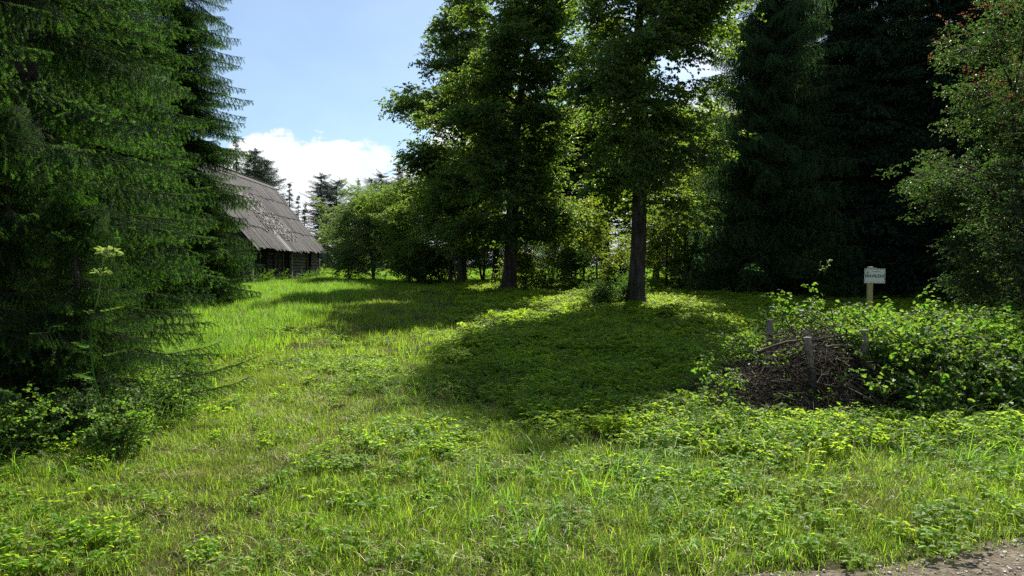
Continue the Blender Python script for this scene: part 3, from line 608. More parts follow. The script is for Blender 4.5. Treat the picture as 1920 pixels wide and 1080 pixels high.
# ------------------------------------------------------------------ barn
def barn():
    z0 = .50; yaw = math.atan(.036)
    root = thing('log_barn', 'old weathered log barn with a steep grey board roof behind the spruces', 'barn', (-14.15, 36.6, z0), yaw)
    Lb, Wd, Hw, rise = 15.1, 6.9, 2.35, 4.65; over = .5; r = rng(4)
    # local axes: +y along the long wall, -x into the building
    base = MB()
    for t in np.arange(0, Lb, .7):
        box(base, (-.1 + r.normal() * .03, t + .3, .02), (.5, .62, .3), 0, r.normal() * .1, .03, int(t * 10))
    base.obj('stone_footing', M['stone'], root)
    openings = [(1.5, 2.8), (5.85, 7.2), (11.6, 12.6)]
    segs = [(0, 1.5), (2.8, 5.85), (7.2, 11.6), (12.6, Lb)]
    nlog = 10; hh = (Hw - .2) / nlog
    def log(p0, p1, rad, seed):
        mb = MB(); t = np.linspace(0, 1, 5)[:, None]; p = np.array(p0) + (np.array(p1) - np.array(p0)) * t + rng(seed).normal(size=(5, 3)) * [.012, 0, .008]
        tube(mb, p, rad * rng(seed + 1).uniform(.93, 1.05, 5), 8, 0, True); return mb.obj('log', M['log'], root)
    k = 0
    for j in range(nlog):
        z = .18 + hh * (j + .5)
        for a, b in segs:
            log((-.02 + r.normal() * .012, a - .0, z), (-.02 + r.normal() * .012, b, z), hh * .53, 1000 + k); k += 1
        for yy in (0.12, Lb - .12):
            log((.16 + r.uniform(-.05, .06), yy, z + hh * .45), (-Wd - .16, yy, z + hh * .45), hh * .52, 1200 + k); k += 1
        log((-Wd, 0, z), (-Wd, Lb, z), hh * .53, 1400 + k); k += 1
    # dark doors set back in their openings, boards one by one
    for n_, (a, b) in enumerate(openings):
        d = MB(); box(d, (-.16, (a + b) / 2, Hw / 2 + .05), (.05, b - a, Hw - .2)); door = d.obj('door', M['dark_wood'], root)
        m = 5
        for q in range(m):
            w = (b - a - .1) / m; pb = MB(); box(pb, (-.11 + r.normal() * .006, a + .05 + w * (q + .5), Hw / 2 - .02), (.03, w - .015, Hw - .45), 0, 0, .004, q); pb.obj('board', M['dark_wood'], door)
        for yy in (a, b):
            p = MB(); box(p, (.10, yy, Hw / 2), (.14, .15, Hw), 0, 0, .012, n_); p.obj('door_post', M['log' if yy == a and n_ else 'dark_wood'], root)
        p = MB(); box(p, (.09, (a + b) / 2, Hw - .26), (.12, b - a + .3, .16), 0, 0, .012, n_); p.obj('lintel', M['log'], root)
    p = MB(); box(p, (.20, 7.45, 1.1), (.12, .22, 2.3), 0, 0, .02, 5); p.obj('prop_post', M['stake'], root)
    p = MB(); box(p, (.17, .22, .55), (.06, .20, 1.2), 0, 0, .01, 6); p.obj('leaning_board', M['stake'], root)
    # small hatch on the wall
    hb = MB(); box(hb, (.11, 4.5, 1.25), (.04, .7, .75)); hatch = hb.obj('hatch', M['dark_wood'], root)
    for dy, dz, sy, sz in ((0, .40, .86, .07), (0, -.40, .86, .07), (-.40, 0, .07, .72), (.40, 0, .07, .72)):
        p = MB(); box(p, (.15, 4.5 + dy, 1.25 + dz), (.05, sy, sz)); p.obj('frame', M['log'], hatch)
    p = MB(); box(p, (.10, 1.2, Hw - .1), (.22, 4.6, .20), 0, 0, .015, 1); p.obj('wall_plate', M['log'], root)
    p = MB(); box(p, (.10, 9.6, Hw - .1), (.22, 11.2, .18), 0, 0, .015, 2); p.obj('wall_plate', M['log'], root)
    # gables of upright boards
    for yy, s in ((.10, 0), (Lb - .10, 1)):
        n = 22
        for q in range(n):
            x = -Wd * (q + .5) / n; top = rise * (1 - abs(x + Wd / 2) / (Wd / 2)) - .1
            g = MB(); zt = Hw + max(.05, top); box(g, (x, yy + (-.03 if s == 0 else .03), (Hw + zt) / 2), (Wd / n - .012, .04, zt - Hw), 0, 0, .006, q); g.obj('gable_board', M['dark_wood'], root)
    # rafters and roof decks
    half = Wd / 2; ex, ez = over, Hw + .05 - over * rise / half * .55; rx, rz_ = -half, Hw + rise
    sl_len = math.hypot(rx - ex, rz_ - ez)
    roof = MB()
    t = .05
    def slope_pt(u, off=0, side=1):
        x = ex + (rx - ex) * u; z = ez + (rz_ - ez) * u; nx, nz = (rz_ - ez) / sl_len, (ex - rx) / sl_len
        x, z = x + nx * off, z + nz * off
        return (x if side == 1 else -Wd - x, z)
    for side in (1, -1):
        a, b = slope_pt(.02, -.05, side), slope_pt(.995, -.05, side); a2, b2 = slope_pt(.02, -.12, side), slope_pt(.995, -.12, side)
        v = [[a[0], -.4, a[1]], [a[0], Lb + .4, a[1]], [b[0], Lb + .4, b[1]], [b[0], -.4, b[1]], [a2[0], -.4, a2[1]], [a2[0], Lb + .4, a2[1]], [b2[0], Lb + .4, b2[1]], [b2[0], -.4, b2[1]]]
        roof.add(v, [[0, 1, 2, 3], [7, 6, 5, 4], [0, 4, 5, 1], [2, 6, 7, 3], [0, 3, 7, 4], [1, 5, 6, 2]])
    ro = roof.obj('roof', M['dark_wood'], root)
    courses = [(0, .30), (.26, .53), (.49, .77), (.73, 1.0)]
    rest = MB()
    for side in (1, -1):
        for c, (u0, u1) in enumerate(courses):
            y = -.45; q = 0
            while y < Lb + .45:
                w = r.uniform(.17, .26)
                worn = math.exp(-((y - 4.5 - (0.5 - (u0 + u1) / 2) * 5) / 2.2) ** 2)
                lo = u0 - r.random() ** 3 * .035 - (r.random() * .03 * worn); hi = u1
                off = .012 + .02 * (3 - c) * 0 + r.uniform(0, .022) + worn * r.random() * .03
                lift = .03 + r.random() * .03
                pts = [slope_pt(lo, off + lift, side), slope_pt(hi, off, side)]
                th = .028; p2 = [slope_pt(lo, off + lift - th, side), slope_pt(hi, off - th, side)]
                y1 = y + w - .012; sk = r.normal() * .015
                v = []
                for P_ in (pts, p2):
                    v += [[P_[0][0], y + sk, P_[0][1]], [P_[0][0], y1 + sk, P_[0][1]], [P_[1][0], y1, P_[1][1]], [P_[1][0], y, P_[1][1]]]
                f = [[0, 1, 2, 3], [7, 6, 5, 4], [0, 4, 5, 1], [2, 6, 7, 3], [0, 3, 7, 4], [1, 5, 6, 2]]
                if side == 1:
                    pale = (c == 2 and abs(y - 5.0) < .38) or (c == 0 and abs(y - 5.6) < .14) or (c == 1 and abs(y - 8.6) < .10)
                    o = MB().add(v, f).obj('roof_board', M['pale_board' if pale else 'board'], ro)
                    if pale: o['label'] = 'pale newer roof board'
                else: rest.add(v, f)
                y += w; q += 1
    rest = rest.obj('back_roof_boards', M['board'], ro); rest['kind'] = 'stuff'
    rb = MB()
    for s in (1, -1):
        a, b = slope_pt(1.02, .03, s), slope_pt(.955, .06, s)
        p = np.array([[a[0], -.5, a[1]], [a[0], Lb + .5, a[1]], [b[0], Lb + .5, b[1]], [b[0], -.5, b[1]]]); v = np.concatenate([p, p + [0, 0, .03]])
        rb.add(v, [[0, 1, 2, 3], [7, 6, 5, 4], [0, 4, 5, 1], [2, 6, 7, 3], [0, 3, 7, 4], [1, 5, 6, 2]])
    rb.obj('ridge_cap', M['board'], ro)
    # loose litter: broken shingle pieces and moss lying on the worn middle of the roof
    lit = MB()
    for _ in range(420):
        u = r.uniform(.12, .72); y = 6.3 + (.45 - u) * 4.5 + r.normal() * 1.2; x, z = slope_pt(u, .075)
        box(lit, (x, y, z), (.05 + r.random() * .10, .06 + r.random() * .22, .02 + r.random() * .03), 0, 0, .010, int(r.integers(1e6)), ry=math.atan2(rz_ - ez, ex - rx))
    o = lit.obj('broken_shingles', M['pale_board'], ro); o['kind'] = 'stuff'
    o.data.materials[0] = rough_mat('broken_shingle_and_moss', (.06, .055, .05), (.34, .32, .31), 2.5, (1, 1, 1), .9, .4, c3=(.17, .16, .155))
barn()
# weeds along the barn wall
n = 150; r = rng(45); t = r.random(n) * 15; xx = -13.75 - .036 * t + r.normal(size=n) * .18; yy = 36.6 + t
scatter('wall_weeds', LF['under'], np.stack([xx, yy, gz(xx, yy) + .05], 1), np.stack([r.normal(size=n) * .4, -r.uniform(.2, 1.4, n), r.random(n) * 6.28], 1), r.uniform(.8, 1.7, n) * np.where((t > 5) & (t < 7), .4, 1), r.integers(0, 3, n))

# ------------------------------------------------------------------ sign
def text_mesh(s, size, name, mat, parent, loc, sx=1, bold=0):
    cu = bpy.data.curves.new(name, 'FONT'); cu.body = s; cu.size = size; cu.align_x = 'CENTER'; cu.align_y = 'CENTER'; cu.extrude = .0012; cu.offset = bold
    tmp = bpy.data.objects.new(name, cu); C.objects.link(tmp); dg = bpy.context.evaluated_depsgraph_get(); me = bpy.data.meshes.new_from_object(tmp.evaluated_get(dg))
    bpy.data.objects.remove(tmp); o = bpy.data.objects.new(name, me); C.objects.link(o); me.materials.clear(); me.materials.append(mat)
    o.parent = parent; o.location = loc; o.rotation_euler = (R(90), 0, 0); o.scale = (sx, 1, 1); return o
def flat(name, col, rough=.5, spec=.4):
    m, N, L = node_mat(name); p = N.new('ShaderNodeBsdfPrincipled'); o = N.new('ShaderNodeOutputMaterial'); L.new(p.outputs[0], o.inputs[0])
    nz = N.new('ShaderNodeTexNoise'); nz.inputs['Scale'].default_value = 9; nz.inputs['Detail'].default_value = 6
    mx = N.new('ShaderNodeMix'); mx.data_type = 'RGBA'; mr = N.new('ShaderNodeMapRange'); L.new(nz.outputs['Fac'], mr.inputs[0]); mr.inputs[4].default_value = .25
    L.new(mr.outputs[0], mx.inputs['Factor']); mx.inputs['A'].default_value = (*col, 1); mx.inputs['B'].default_value = (*[c * .7 for c in col], 1)
    L.new(mx.outputs['Result'], p.inputs['Base Color']); p.inputs['Roughness'].default_value = rough; p.inputs['Specular IOR Level'].default_value = spec; return m
def sign():
    y = 14.0; x = at(1638, y); z = float(gz(x, y)); root = thing('property_sign', 'white notice board reading ERAVALDUS on a yellowish wooden post', 'sign', (x, y, z), R(-4))
    top = elev(503, y) - z; w, h = .41, .30
    p = MB(); box(p, (-.05, .045, top / 2 + .01), (.09, .07, top + .04), 0, 0, .004, 1); p.obj('post', M['post'], root)
    b = MB(); box(b, (0, 0, top - h / 2 - .005), (w, .012, h)); board = b.obj('board', flat('sign_white', (.78, .80, .74)), root)
    board.rotation_euler = (0, R(1.0), 0)
    dk = flat('sign_ink', (.015, .02, .02)); gr = flat('sign_green', (.05, .16, .08)); ol = flat('sign_olive', (.18, .18, .03))
    cz = top - h / 2 - .005
    e = MB()
    for c, s in (((0, -.0075, cz + h / 2 - .014), (w - .03, .002, .006)), ((0, -.0075, cz - h / 2 + .022), (w - .03, .002, .005)), ((-w / 2 + .012, -.0075, cz), (.004, .002, h - .04)), ((w / 2 - .012, -.0075, cz), (.004, .002, h - .04))): box(e, c, s)
    e.obj('border', gr, board)
    text_mesh('ERAVALDUS', .088, 'lettering', dk, board, (0, -.0075, cz - .005), .80, .0014)
    text_mesh('kinnisvara', .022, 'lettering', dk, board, (.02, -.0075, cz + .088), 1.6, .0004)
    em = MB(); q = -w / 2 + .062; zz = cz + .078
    for k, (hw, zz0, zz1) in enumerate(((.026, -.028, .0), (.018, -.006, .018), (.011, .012, .034))):
        v = [[q - hw, -.0070 - k * .0003, zz + zz0], [q + hw, -.0070 - k * .0003, zz + zz0], [q, -.0070 - k * .0003, zz + zz1]]
        em.add(v + [[a, b_ - .002, c] for a, b_, c in v], [[0, 1, 2], [5, 4, 3]]); em.add(v + [[a, b_ - .002, c] for a, b_, c in v], [[0, 3, 4, 1], [1, 4, 5, 2], [2, 5, 3, 0]])
    em.obj('emblem', ol, board)
    c = MB(); box(c, (-.03, 0, top + .006), (.12, .012, .012)); c.obj('top_tab', flat('sign_tab', (.6, .62, .58)), board)
sign()

# ------------------------------------------------------------------ brush pile, stakes and the vine-covered heap
r = rng(17)
for i, (px, py_top, y, rad, lean, lab) in enumerate([
    (1446, 600, 8.7, .040, (.03, 0), 'leftmost stake, dark and upright at the left end of the brush pile'),
    (1549, 598, 9.0, .045, (.0, .02), 'dark stake standing in leaves behind the brush pile'),
    (1517, 633, 7.35, .040, (-.10, 0), 'pale-topped stake leaning in the middle of the brush pile'),
    (1624, 619, 7.45, .042, (-.02, 0), 'grey stake between the bare sticks and the vines'),
    (1772, 606, 8.4, .05, (.0, .0), 'thick stake top poking out of the vines'),
    (1862, 640, 7.9, .045, (.02, 0), 'reddish stake overgrown by vines near the right edge')]):
    x = at(px, y); z = float(gz(x, y)); h = elev(py_top, y) - z; rt = thing('stake', lab, 'stake', (x - lean[0] * h, y, z), 0, 'stakes round the brush pile')
    t = np.linspace(-.2, h, 7); m = MB(); tube(m, np.stack([lean[0] * t + .01 * np.sin(t * 5), lean[1] * t, t], 1), rad * np.linspace(1.05, .92, 7), 9, 0, True, .05, i); m.obj('shaft', M['stake'], rt)
    c = MB(); a = np.arange(9) / 9 * 6.283; c.add(np.stack([lean[0] * h + np.cos(a) * rad * .9, np.sin(a) * rad * .9, np.full(9, h + .003)], 1), np.arange(9)); c.obj('sawn_end', M['pale_board'] if i in (2, 3) else M['stake'], rt)
def heap_h(x, y):
    "surface of the brush heap: left bare part then long vine mass"
    a = (.84 + .05 * np.sin(x * 7 + y * 4)) * np.exp(-(np.abs(x - 3.45) / np.where(x < 3.45, .75, .95)) ** 2.2 - (np.abs(y - 7.95) / .9) ** 3)
    a = np.maximum(a, .42 * np.exp(-((x - 2.72) / .42) ** 2 - ((y - 7.7) / .8) ** 2))
    b = (.50 + .13 * np.clip(y - 7.1, 0, 2.8) + .06 * np.sin(x * 2.1) + .05 * np.sin(x * 5 + y * 3)) * np.exp(-((y - 8.45) / 1.40) ** 24) * sm((x - 3.7) / .7) * sm((9.8 - x) / .8)
    return np.maximum(a, b)
def brush():
    r = rng(19); mb = MB(); big = []
    n = 2400; k = 0
    while k < n:
        x = r.uniform(2.25, 4.3); y = r.uniform(6.9, 8.9); h = float(heap_h(x, y))
        if h < .08: continue
        z = h * (r.random() ** .6) * r.uniform(.9, 1.12) + float(gz(x, y)); l = r.uniform(.2, .8); a = r.normal() * .9 + (0 if r.random() < .5 else 1.5)
        d = np.array([math.cos(a), math.sin(a), r.normal() * .38]); c = np.array([x, y, z]); t = np.linspace(-.5, .5, 5)[:, None]
        slope = (float(heap_h(x + d[0] * .2, y + d[1] * .2)) - h) / .2; d[2] += slope * .7 * (r.random() < .7)
        p = c + d * l * t + np.stack([np.zeros(5), r.normal(size=5) * .02, r.normal(size=5) * .02 - .25 * l * (t[:, 0] * 2) ** 2 * .3], 1)
        p[:, 2] = np.maximum(p[:, 2], .02)
        tube(mb, p, np.linspace(r.uniform(.0025, .007) * (2 if r.random() < .06 else 1), .002, 5), 4, 0, False); k += 1
    for _ in range(70):
        x = r.uniform(2.5, 4.4); y = r.uniform(7.1, 8.6); h = float(heap_h(x, y)); a = r.random() * 6.28; el = r.uniform(.1, 1.1); l = r.uniform(.3, .75); t = np.linspace(0, 1, 5)[:, None]
        d = np.array([math.cos(a) * math.cos(el), math.sin(a) * math.cos(el) * .6, math.sin(el)]); b = np.array([x, y, max(0, h - .12)])
        tube(mb, b + d * l * t + np.concatenate([0 * t, 0 * t, -.25 * l * t ** 2], 1), np.linspace(r.uniform(.004, .012), .002, 5), 5, 0, True)
    o = mb.obj('brush_heap', M['stick']); tag(o, 'heap of dry bare brown twigs between the stakes', 'brush pile', None, 'stuff')
    for i, (px, py, y, l, a, el, rad, lab) in enumerate([
        (1490, 640, 7.6, .9, .25, .10, .022, 'thick bare branch lying across the top left of the twig heap'),
        (1560, 632, 7.7, .8, -.35, .22, .018, 'bent branch on the crest of the twig heap'),
        (1590, 650, 7.4, .7, .5, -.18, .016, 'branch sloping down the front of the twig heap'),
        (1680, 612, 8.0, .35, .9, .5, .022, 'short curved branch poking from the vines'),
        (1735, 625, 7.9, .7, .12, .05, .030, 'grey log end lying among the vines'),
        (1800, 632, 7.7, .6, -.2, .05, .026, 'pale broken branch among the vines at right')]):
        x = at(px, y); z = elev(py, y); t = np.linspace(-.5, .5, 6)[:, None]; m = MB()
        d = np.array([math.cos(a) * math.cos(el), math.sin(a) * math.cos(el), math.sin(el)])
        tube(m, d * l * t + np.concatenate([0 * t, 0 * t, -.3 * l * t ** 2], 1), np.linspace(rad, rad * .5, 6), 7, 0, True, .08, i)
        tag(m.obj('branch', M['stick'], None, (x, y, z)), lab, 'branch', 'cut branches on the heap')
    # core of the heap: soil and rotten leaves
    X = np.linspace(2.2, 10.2, 90); Y = np.linspace(6.3, 10.3, 46); gx, gy = np.meshgrid(X, Y); z = gz(gx, gy) - .03 + np.maximum(0, heap_h(gx, gy) - .14) * np.where(gx < 4.0, .72, .93) + r.normal(size=gx.shape) * .02
    nx = 90; i = np.arange(45)[:, None] * nx; j = np.arange(89)[None]
    m = MB(); m.add(np.stack([gx, gy, z], -1), np.stack([i + j, i + j + 1, i + nx + j + 1, i + nx + j], -1).reshape(-1, 4), 0, True)
    tag(m.obj('compost_heap', M['soil']), 'dark heap of rotting garden waste under vines behind the stakes', 'compost heap', None, 'stuff')
    # vines over it
    P, rot, sc = [], [], []
    while len(P) < 2300:
        x = r.uniform(3.85, 8.2); y = r.uniform(6.7, 9.8)
        h = float(heap_h(x, y))
        if h < .05: continue
        front = r.random() < .09
        if front: y = 7.03 + r.normal() * .05; zz = r.random() * .55; pit = r.uniform(.3, 1.4); az = -1.57 + r.normal() * .8
        else: zz = h + abs(r.normal()) * .05; pit = r.uniform(-.95 if y < 8.8 else -.25, .3); az = r.random() * 6.28
        if front and x < 4.15 and r.random() < .8: continue
        P.append((x, y, zz + float(gz(x, y)))); rot.append((r.normal() * .4, pit, az)); sc.append(r.uniform(.55, 1.15))
    for cx, cy, cz, sp, k in ((3.5, 9.2, .55, .28, 70), (4.05, 9.3, .6, .3, 80), (2.35, 7.5, .26, .12, 22), (4.35, 8.4, .78, .13, 40), (2.75, 8.3, .46, .10, 12), (4.15, 7.5, .68, .14, 40), (2.95, 7.5, .48, .10, 10), (3.3, 7.05, .2, .15, 12), (2.2, 7.1, .12, .15, 20), (5.3, 8.9, .80, .12, 40), (6.0, 8.6, .74, .14, 40), (5.6, 7.6, .55, .12, 60)):
        for _ in range(k):
            P.append((cx + r.normal() * sp, cy + r.normal() * sp, max(.05, cz + r.normal() * sp))); rot.append((r.normal() * .4, r.uniform(-1.2, .4), r.random() * 6.28)); sc.append(r.uniform(.45, .95))
    n = len(P); sc = [q * .72 for q in sc]; o = scatter('vine_cover', LF['vine'], P, rot, sc, r.integers(0, 4, n), label='green vine leaves spilling over the heap behind the stakes', cat='vines')
brush()
def herb(label, x, y, h, n, seed, protos='under', lean=(0, 0), name='nettle_plant', cat='nettle', group=None, sc=.5, leafsize=None, zb=None):
    "upright stem with pairs of leaves"
    r = rng(seed); z = float(gz(x, y)) if zb is None else zb; root = thing(name, label, cat, (x, y, z), 0, group)
    m = MB(); t = np.linspace(0, 1, 8); path = np.stack([lean[0] * h * t ** 1.6, lean[1] * h * t ** 1.6, h * t * (1 - .1 * t * abs(lean[0]))], 1); tube(m, path, np.linspace(.006, .002, 8), 5); m.obj('stem', M['under'], root)
    P, D, l = [], [], []
    for k in range(n):
        u = .25 + .75 * (k + 1) / n; p = [np.interp(u, t, path[:, j]) for j in range(3)]; a = k // 2 * 1.57 + (3.14 if k % 2 else 0) + r.normal() * .2
        P.append(p); D.append([math.cos(a), math.sin(a), r.uniform(-.5, .25)]); l.append((leafsize or .10) * (1.1 - .6 * u) * r.uniform(.8, 1.2))
    m = MB(); leaves(m, np.array(P), np.array(D), np.tile([0, 0, 1.], (n, 1)), np.array(l), .5, .15, .3); m.obj('foliage', M[protos if protos in M else 'under'], root)
herb('tall nettle leaning right just before the sign post', 4.62, 9.2, .42, 18, 1, 'vine', (.5, 0), zb=.72, leafsize=.11, group='nettles growing out of the heap')
herb('second nettle to the right of the sign post, tip bent left', 5.15, 9.2, .44, 18, 2, 'vine', (-.2, 0), zb=.74, leafsize=.10, group='nettles growing out of the heap')
herb('leafy shoot climbing above the leftmost stakes', 3.45, 9.1, .45, 16, 3, 'vine', (-.3, 0), zb=.60, leafsize=.12, group='nettles growing out of the heap')
def umbel_plant():
    y = 5.65; x = at(222, y); z = float(gz(x, y)); root = thing('umbel_plant', 'tall plant with pale yellow-green seed heads in front of the left spruces', 'wild plant', (x, y, z))
    r = rng(5)
    def sp(px, py, dy=0): return np.array([at(px, y + dy) - x, dy, elev(py, y + dy) - z])
    def curve(a, b, c, n=9):
        t = np.linspace(0, 1, n)[:, None]; return (1 - t) ** 2 * a + 2 * t * (1 - t) * b + t * t * c
    main = np.concatenate([curve(np.zeros(3), sp(150, 700), sp(172, 600)), curve(sp(172, 600), sp(185, 540), sp(204, 486))[1:]])
    m = MB(); tube(m, main, np.linspace(.008, .003, len(main)), 7); m.obj('stem', M['under'], root)
    s2 = curve(sp(178, 575), sp(188, 545), sp(190, 522)); m = MB(); tube(m, s2, np.linspace(.005, .003, 9), 6); m.obj('stem', M['umbel'], root)
    s3 = curve(sp(176, 580), sp(192, 520), sp(194, 482)); m = MB(); tube(m, s3, np.linspace(.004, .0025, 9), 6); m.obj('stem', M['umbel'], root)
    for k, (px, py, rad, n) in enumerate([(205, 480, .085, 20), (190, 515, .062, 15), (196, 476, .04, 8), (165, 586, .035, 7)]):
        c = sp(px, py); P, D, Lh = [], [], []; m = MB()
        for q in range(n):
            a = q * 2.4; el = .15 + .9 * (q / n); d = np.array([math.cos(a) * math.cos(el), math.sin(a) * math.cos(el), math.sin(el) * .8]); e = c + d * rad
            tube(m, np.stack([c - [0, 0, .015], e]), .0016, 4); P.append(e - d * .01); D.append(d + r.normal(size=3) * .3); Lh.append(rad * .55 * r.uniform(.8, 1.3))
        leaves(m, np.array(P), np.array(D), np.tile([0, 0, 1.], (n, 1)) + r.normal(size=(n, 3)) * .4, np.array(Lh), .75, .2, .3); m.obj('seed_head', M['umbel'], root)
    for px, py, a in ((200, 572, .3), (150, 640, 2.6), (205, 655, -.3), (160, 700, 3.3)):
        b = sp(px - 15 if a < 1 else px + 15, py + 12); m = MB(); n = 9; P, D = [], []
        for q in range(n):
            u = q / n; P.append(b + np.array([math.cos(a), .2, .25]) * .16 * u); s = (-1) ** q * .9 * (1 - u); D.append([math.cos(a + s), math.sin(a + s) * .8 - .2, .1])
        tube(m, np.stack([b, P[-1]]), .002, 4); leaves(m, np.array(P), np.array(D), np.tile([0, -.3, 1.], (n, 1)), np.full(n, .06), .5); m.obj('leaf', M['vine'], root)
umbel_plant()
def under_left():
    r = rng(71)
    for i, (px, y, h, w, lab, pr) in enumerate([
        (235, 6.3, .26, .26, 'leafy weed clump under the spruce to the right of the umbel plant', 'under'),
        (130, 6.0, .32, .30, 'dark leafy weed clump under the spruce at the foot of the umbel plant', 'under'),
        (310, 7.0, .24, .30, 'weed clump at the right end of the low spruce boughs', 'vine'),
        (25, 5.6, .30, .28, 'pale-leaved weed clump in deep shade at the lower left edge', 'vine'),
        (215, 5.7, .18, .18, 'small weed clump at the sunny edge of the lower left shade', 'vine'),
        (350, 7.8, .26, .3, 'low weed clump beside the sprawling spruce bough on the lawn', 'under')]):
        leafy('weed_clump', lab, 'weeds', at(px, y), y, h, [(.03, w * .8), (h * .5, w), (h * .8, w * .6), (h, .1)], 9, 20, LF[pr], 400 + i, .010, .04, stems=4, limb_parts=False, scale=.42, group='weed clumps under the left spruces', sway=.03)
    # boughs lying out over the grass
    for i, (px, py, y, a, sc, lab) in enumerate([(300, 712, 6.7, .25, .42, 'dark spruce bough tip pointing right over the lawn, the longest one'), (330, 742, 6.6, .5, .33, 'fallen spruce twig on the grass at the right end of the shade'), (285, 668, 6.9, .35, .30, 'upper small spruce bough tip over the lawn')]):
        o = bpy.data.objects.new('spruce_bough', SPR['near'][i].data); C.objects.link(o); o.location = (at(px, y), y, elev(py, y)); o.rotation_euler = (.2, -.22, a); o.scale = (sc, sc, sc)
        tag(o, lab, 'bough', 'low spruce boughs over the lawn')
under_left()
leafy('ivy_clump', 'leafy shrub growth round the foot of the big bare trunk', 'shrub', at(1180, 22.3), 22.3, .6, [(.05, .75), (.3, .8), (.5, .4), (.6, .2)], 20, 26, LF['under'], 410, .012, .05, stems=5, limb_parts=False, scale=.8, sway=.03)
leafy('ivy_clump', 'low leafy shoots spreading left of the big bare trunk', 'shrub', at(1128, 21.5), 21.5, .45, [(.05, .9), (.3, .9), (.45, .3)], 16, 34, LF['under'], 411, .010, .04, stems=4, limb_parts=False, scale=.7, sway=.03)
# thin staked sapling left of the trunk and the low log stack behind it
def small_background():
    y = 24.5; x = at(1119, y); z = float(gz(x, y)); rt = thing('support_stake', 'thin dark stake standing left of the big bare trunk', 'stake', (x, y, z)); m = MB()
    tube(m, [[0, 0, -.1], [.01, 0, .7], [-.01, 0, elev(492, y) - z]], [.04, .035, .03], 8); m.obj('shaft', M['bark'], rt); m = MB(); tube(m, [[0, -.045, .8], [.02, -.045, 1.15]], .01, 5); m.obj('tie', M['stick'], rt)
    y = 34; z = float(gz(5, y)); r = rng(3); k = 0
    for row in range(2):
        for q in range(4 - row):
            x = at(1165, y); m = MB(); l = r.uniform(2.2, 2.8); tube(m, [[-l / 2, 0, 0], [0, .02, .01], [l / 2, 0, 0]], r.uniform(.10, .13), 8, 0, True, .03, k)
            o = m.obj('firewood_log', M['log'], None, (x + r.normal() * .1, y + q * .25 + row * .12, z + .13 + row * .22)); tag(o, 'log in the low stack seen between thin stake and bare trunk', 'log', 'logs stacked behind the bare trunk'); k += 1
    for i, (px, y, py) in enumerate([(865 - 12, 35.5, 480), (1345, 29.5, 470), (1395, 29, 515), (1405, 29.2, 510)]):
        x = at(px, y); z = float(gz(x, y)); m = MB(); h = elev(py, y) - z; tube(m, [[0, 0, -.1], [.03, 0, h / 2], [.0, 0, h]], [.04, .032, .02], 7)
        tag(m.obj('garden_pole', M['bark_pale'], None, (x, y, z)), ['thin pole leaning beside the small fruit tree trunk', 'thin pole in the hedge under the tall sapling', 'left one of two short poles in the sunny gap', 'right one of two short poles in the sunny gap'][i], 'pole')
small_background()

# ------------------------------------------------------------------ lawn, meadow and weeds
def tuft(seed, n, rad, lo, hi, w, mat, seg=3, bend=(.2, 1.1), extra=None):
    r = rng(seed); mb = MB(); a = r.random(n) * 6.283; rr = rad * np.sqrt(r.random(n)); p = np.stack([rr * np.cos(a), rr * np.sin(a), np.full(n, -.01)], 1)
    b = r.random(n) * 6.283; blades(mb, p, np.stack([np.cos(b), np.sin(b)], 1), r.uniform(lo, hi, n) * r.uniform(.6, 1, n), r.uniform(*bend, n), r.uniform(.7, 1.2, n) * w, seg)
    return mb.proto('grass_tuft_shape', mat)
def stalks(seed, n, rad, h, mat):
    r = rng(seed); mb = MB()
    for k in range(n):
        b = np.array([r.normal() * rad, r.normal() * rad, 0]); l = h * r.uniform(.7, 1.2); d = r.normal(size=2) * .3; t = np.linspace(0, 1, 5)[:, None]
        p = b + t * [0, 0, l] + t ** 2 * [d[0] * l, d[1] * l, -.1 * l]; tube(mb, p, np.linspace(.0014, .0008, 5), 3, 0, False)
        m = 12; u = r.uniform(.72, 1, m); q = np.stack([np.interp(u, t[:, 0], p[:, j]) for j in range(3)], 1); leaves(mb, q, unit(r.normal(size=(m, 3)) * .5 + [d[0], d[1], 1]), r.normal(size=(m, 3)), np.full(m, .02), .3)
    return mb.proto('grass_stalk_shape', mat)
def ground_leaves(seed, n, rad, leaf, h, mat, wr=.65, trio=True):
    "low weeds: little stems carrying three leaflets"
    r = rng(seed); mb = MB(); P, D, U, l = [], [], [], []
    for k in range(n):
        a = r.random() * 6.283; q = rad * math.sqrt(r.random()); hh = h * r.uniform(.35, 1); b = np.array([q * math.cos(a), q * math.sin(a), hh]); c = r.random() * 6.283
        sz = leaf * r.uniform(.7, 1.2)
        for j in range(3 if trio else 1):
            e = c + (j - 1) * 1.25; P.append(b + np.array([math.cos(e), math.sin(e), 0]) * sz * .1); D.append([math.cos(e), math.sin(e), r.normal() * .22 - .05]); l.append(sz); U.append([r.normal() * .22, r.normal() * .22, 1])
        if k % 3 == 0: v = b - [0, 0, hh]; w = np.array([-math.sin(c), math.cos(c), 0]) * .0015; tris(mb, (v - w)[None], (v + w)[None], b[None])
    leaves(mb, np.array(P), np.array(D, float), unit(np.array(U)), np.array(l), wr)
    return mb.proto('ground_leaf_shape', mat)
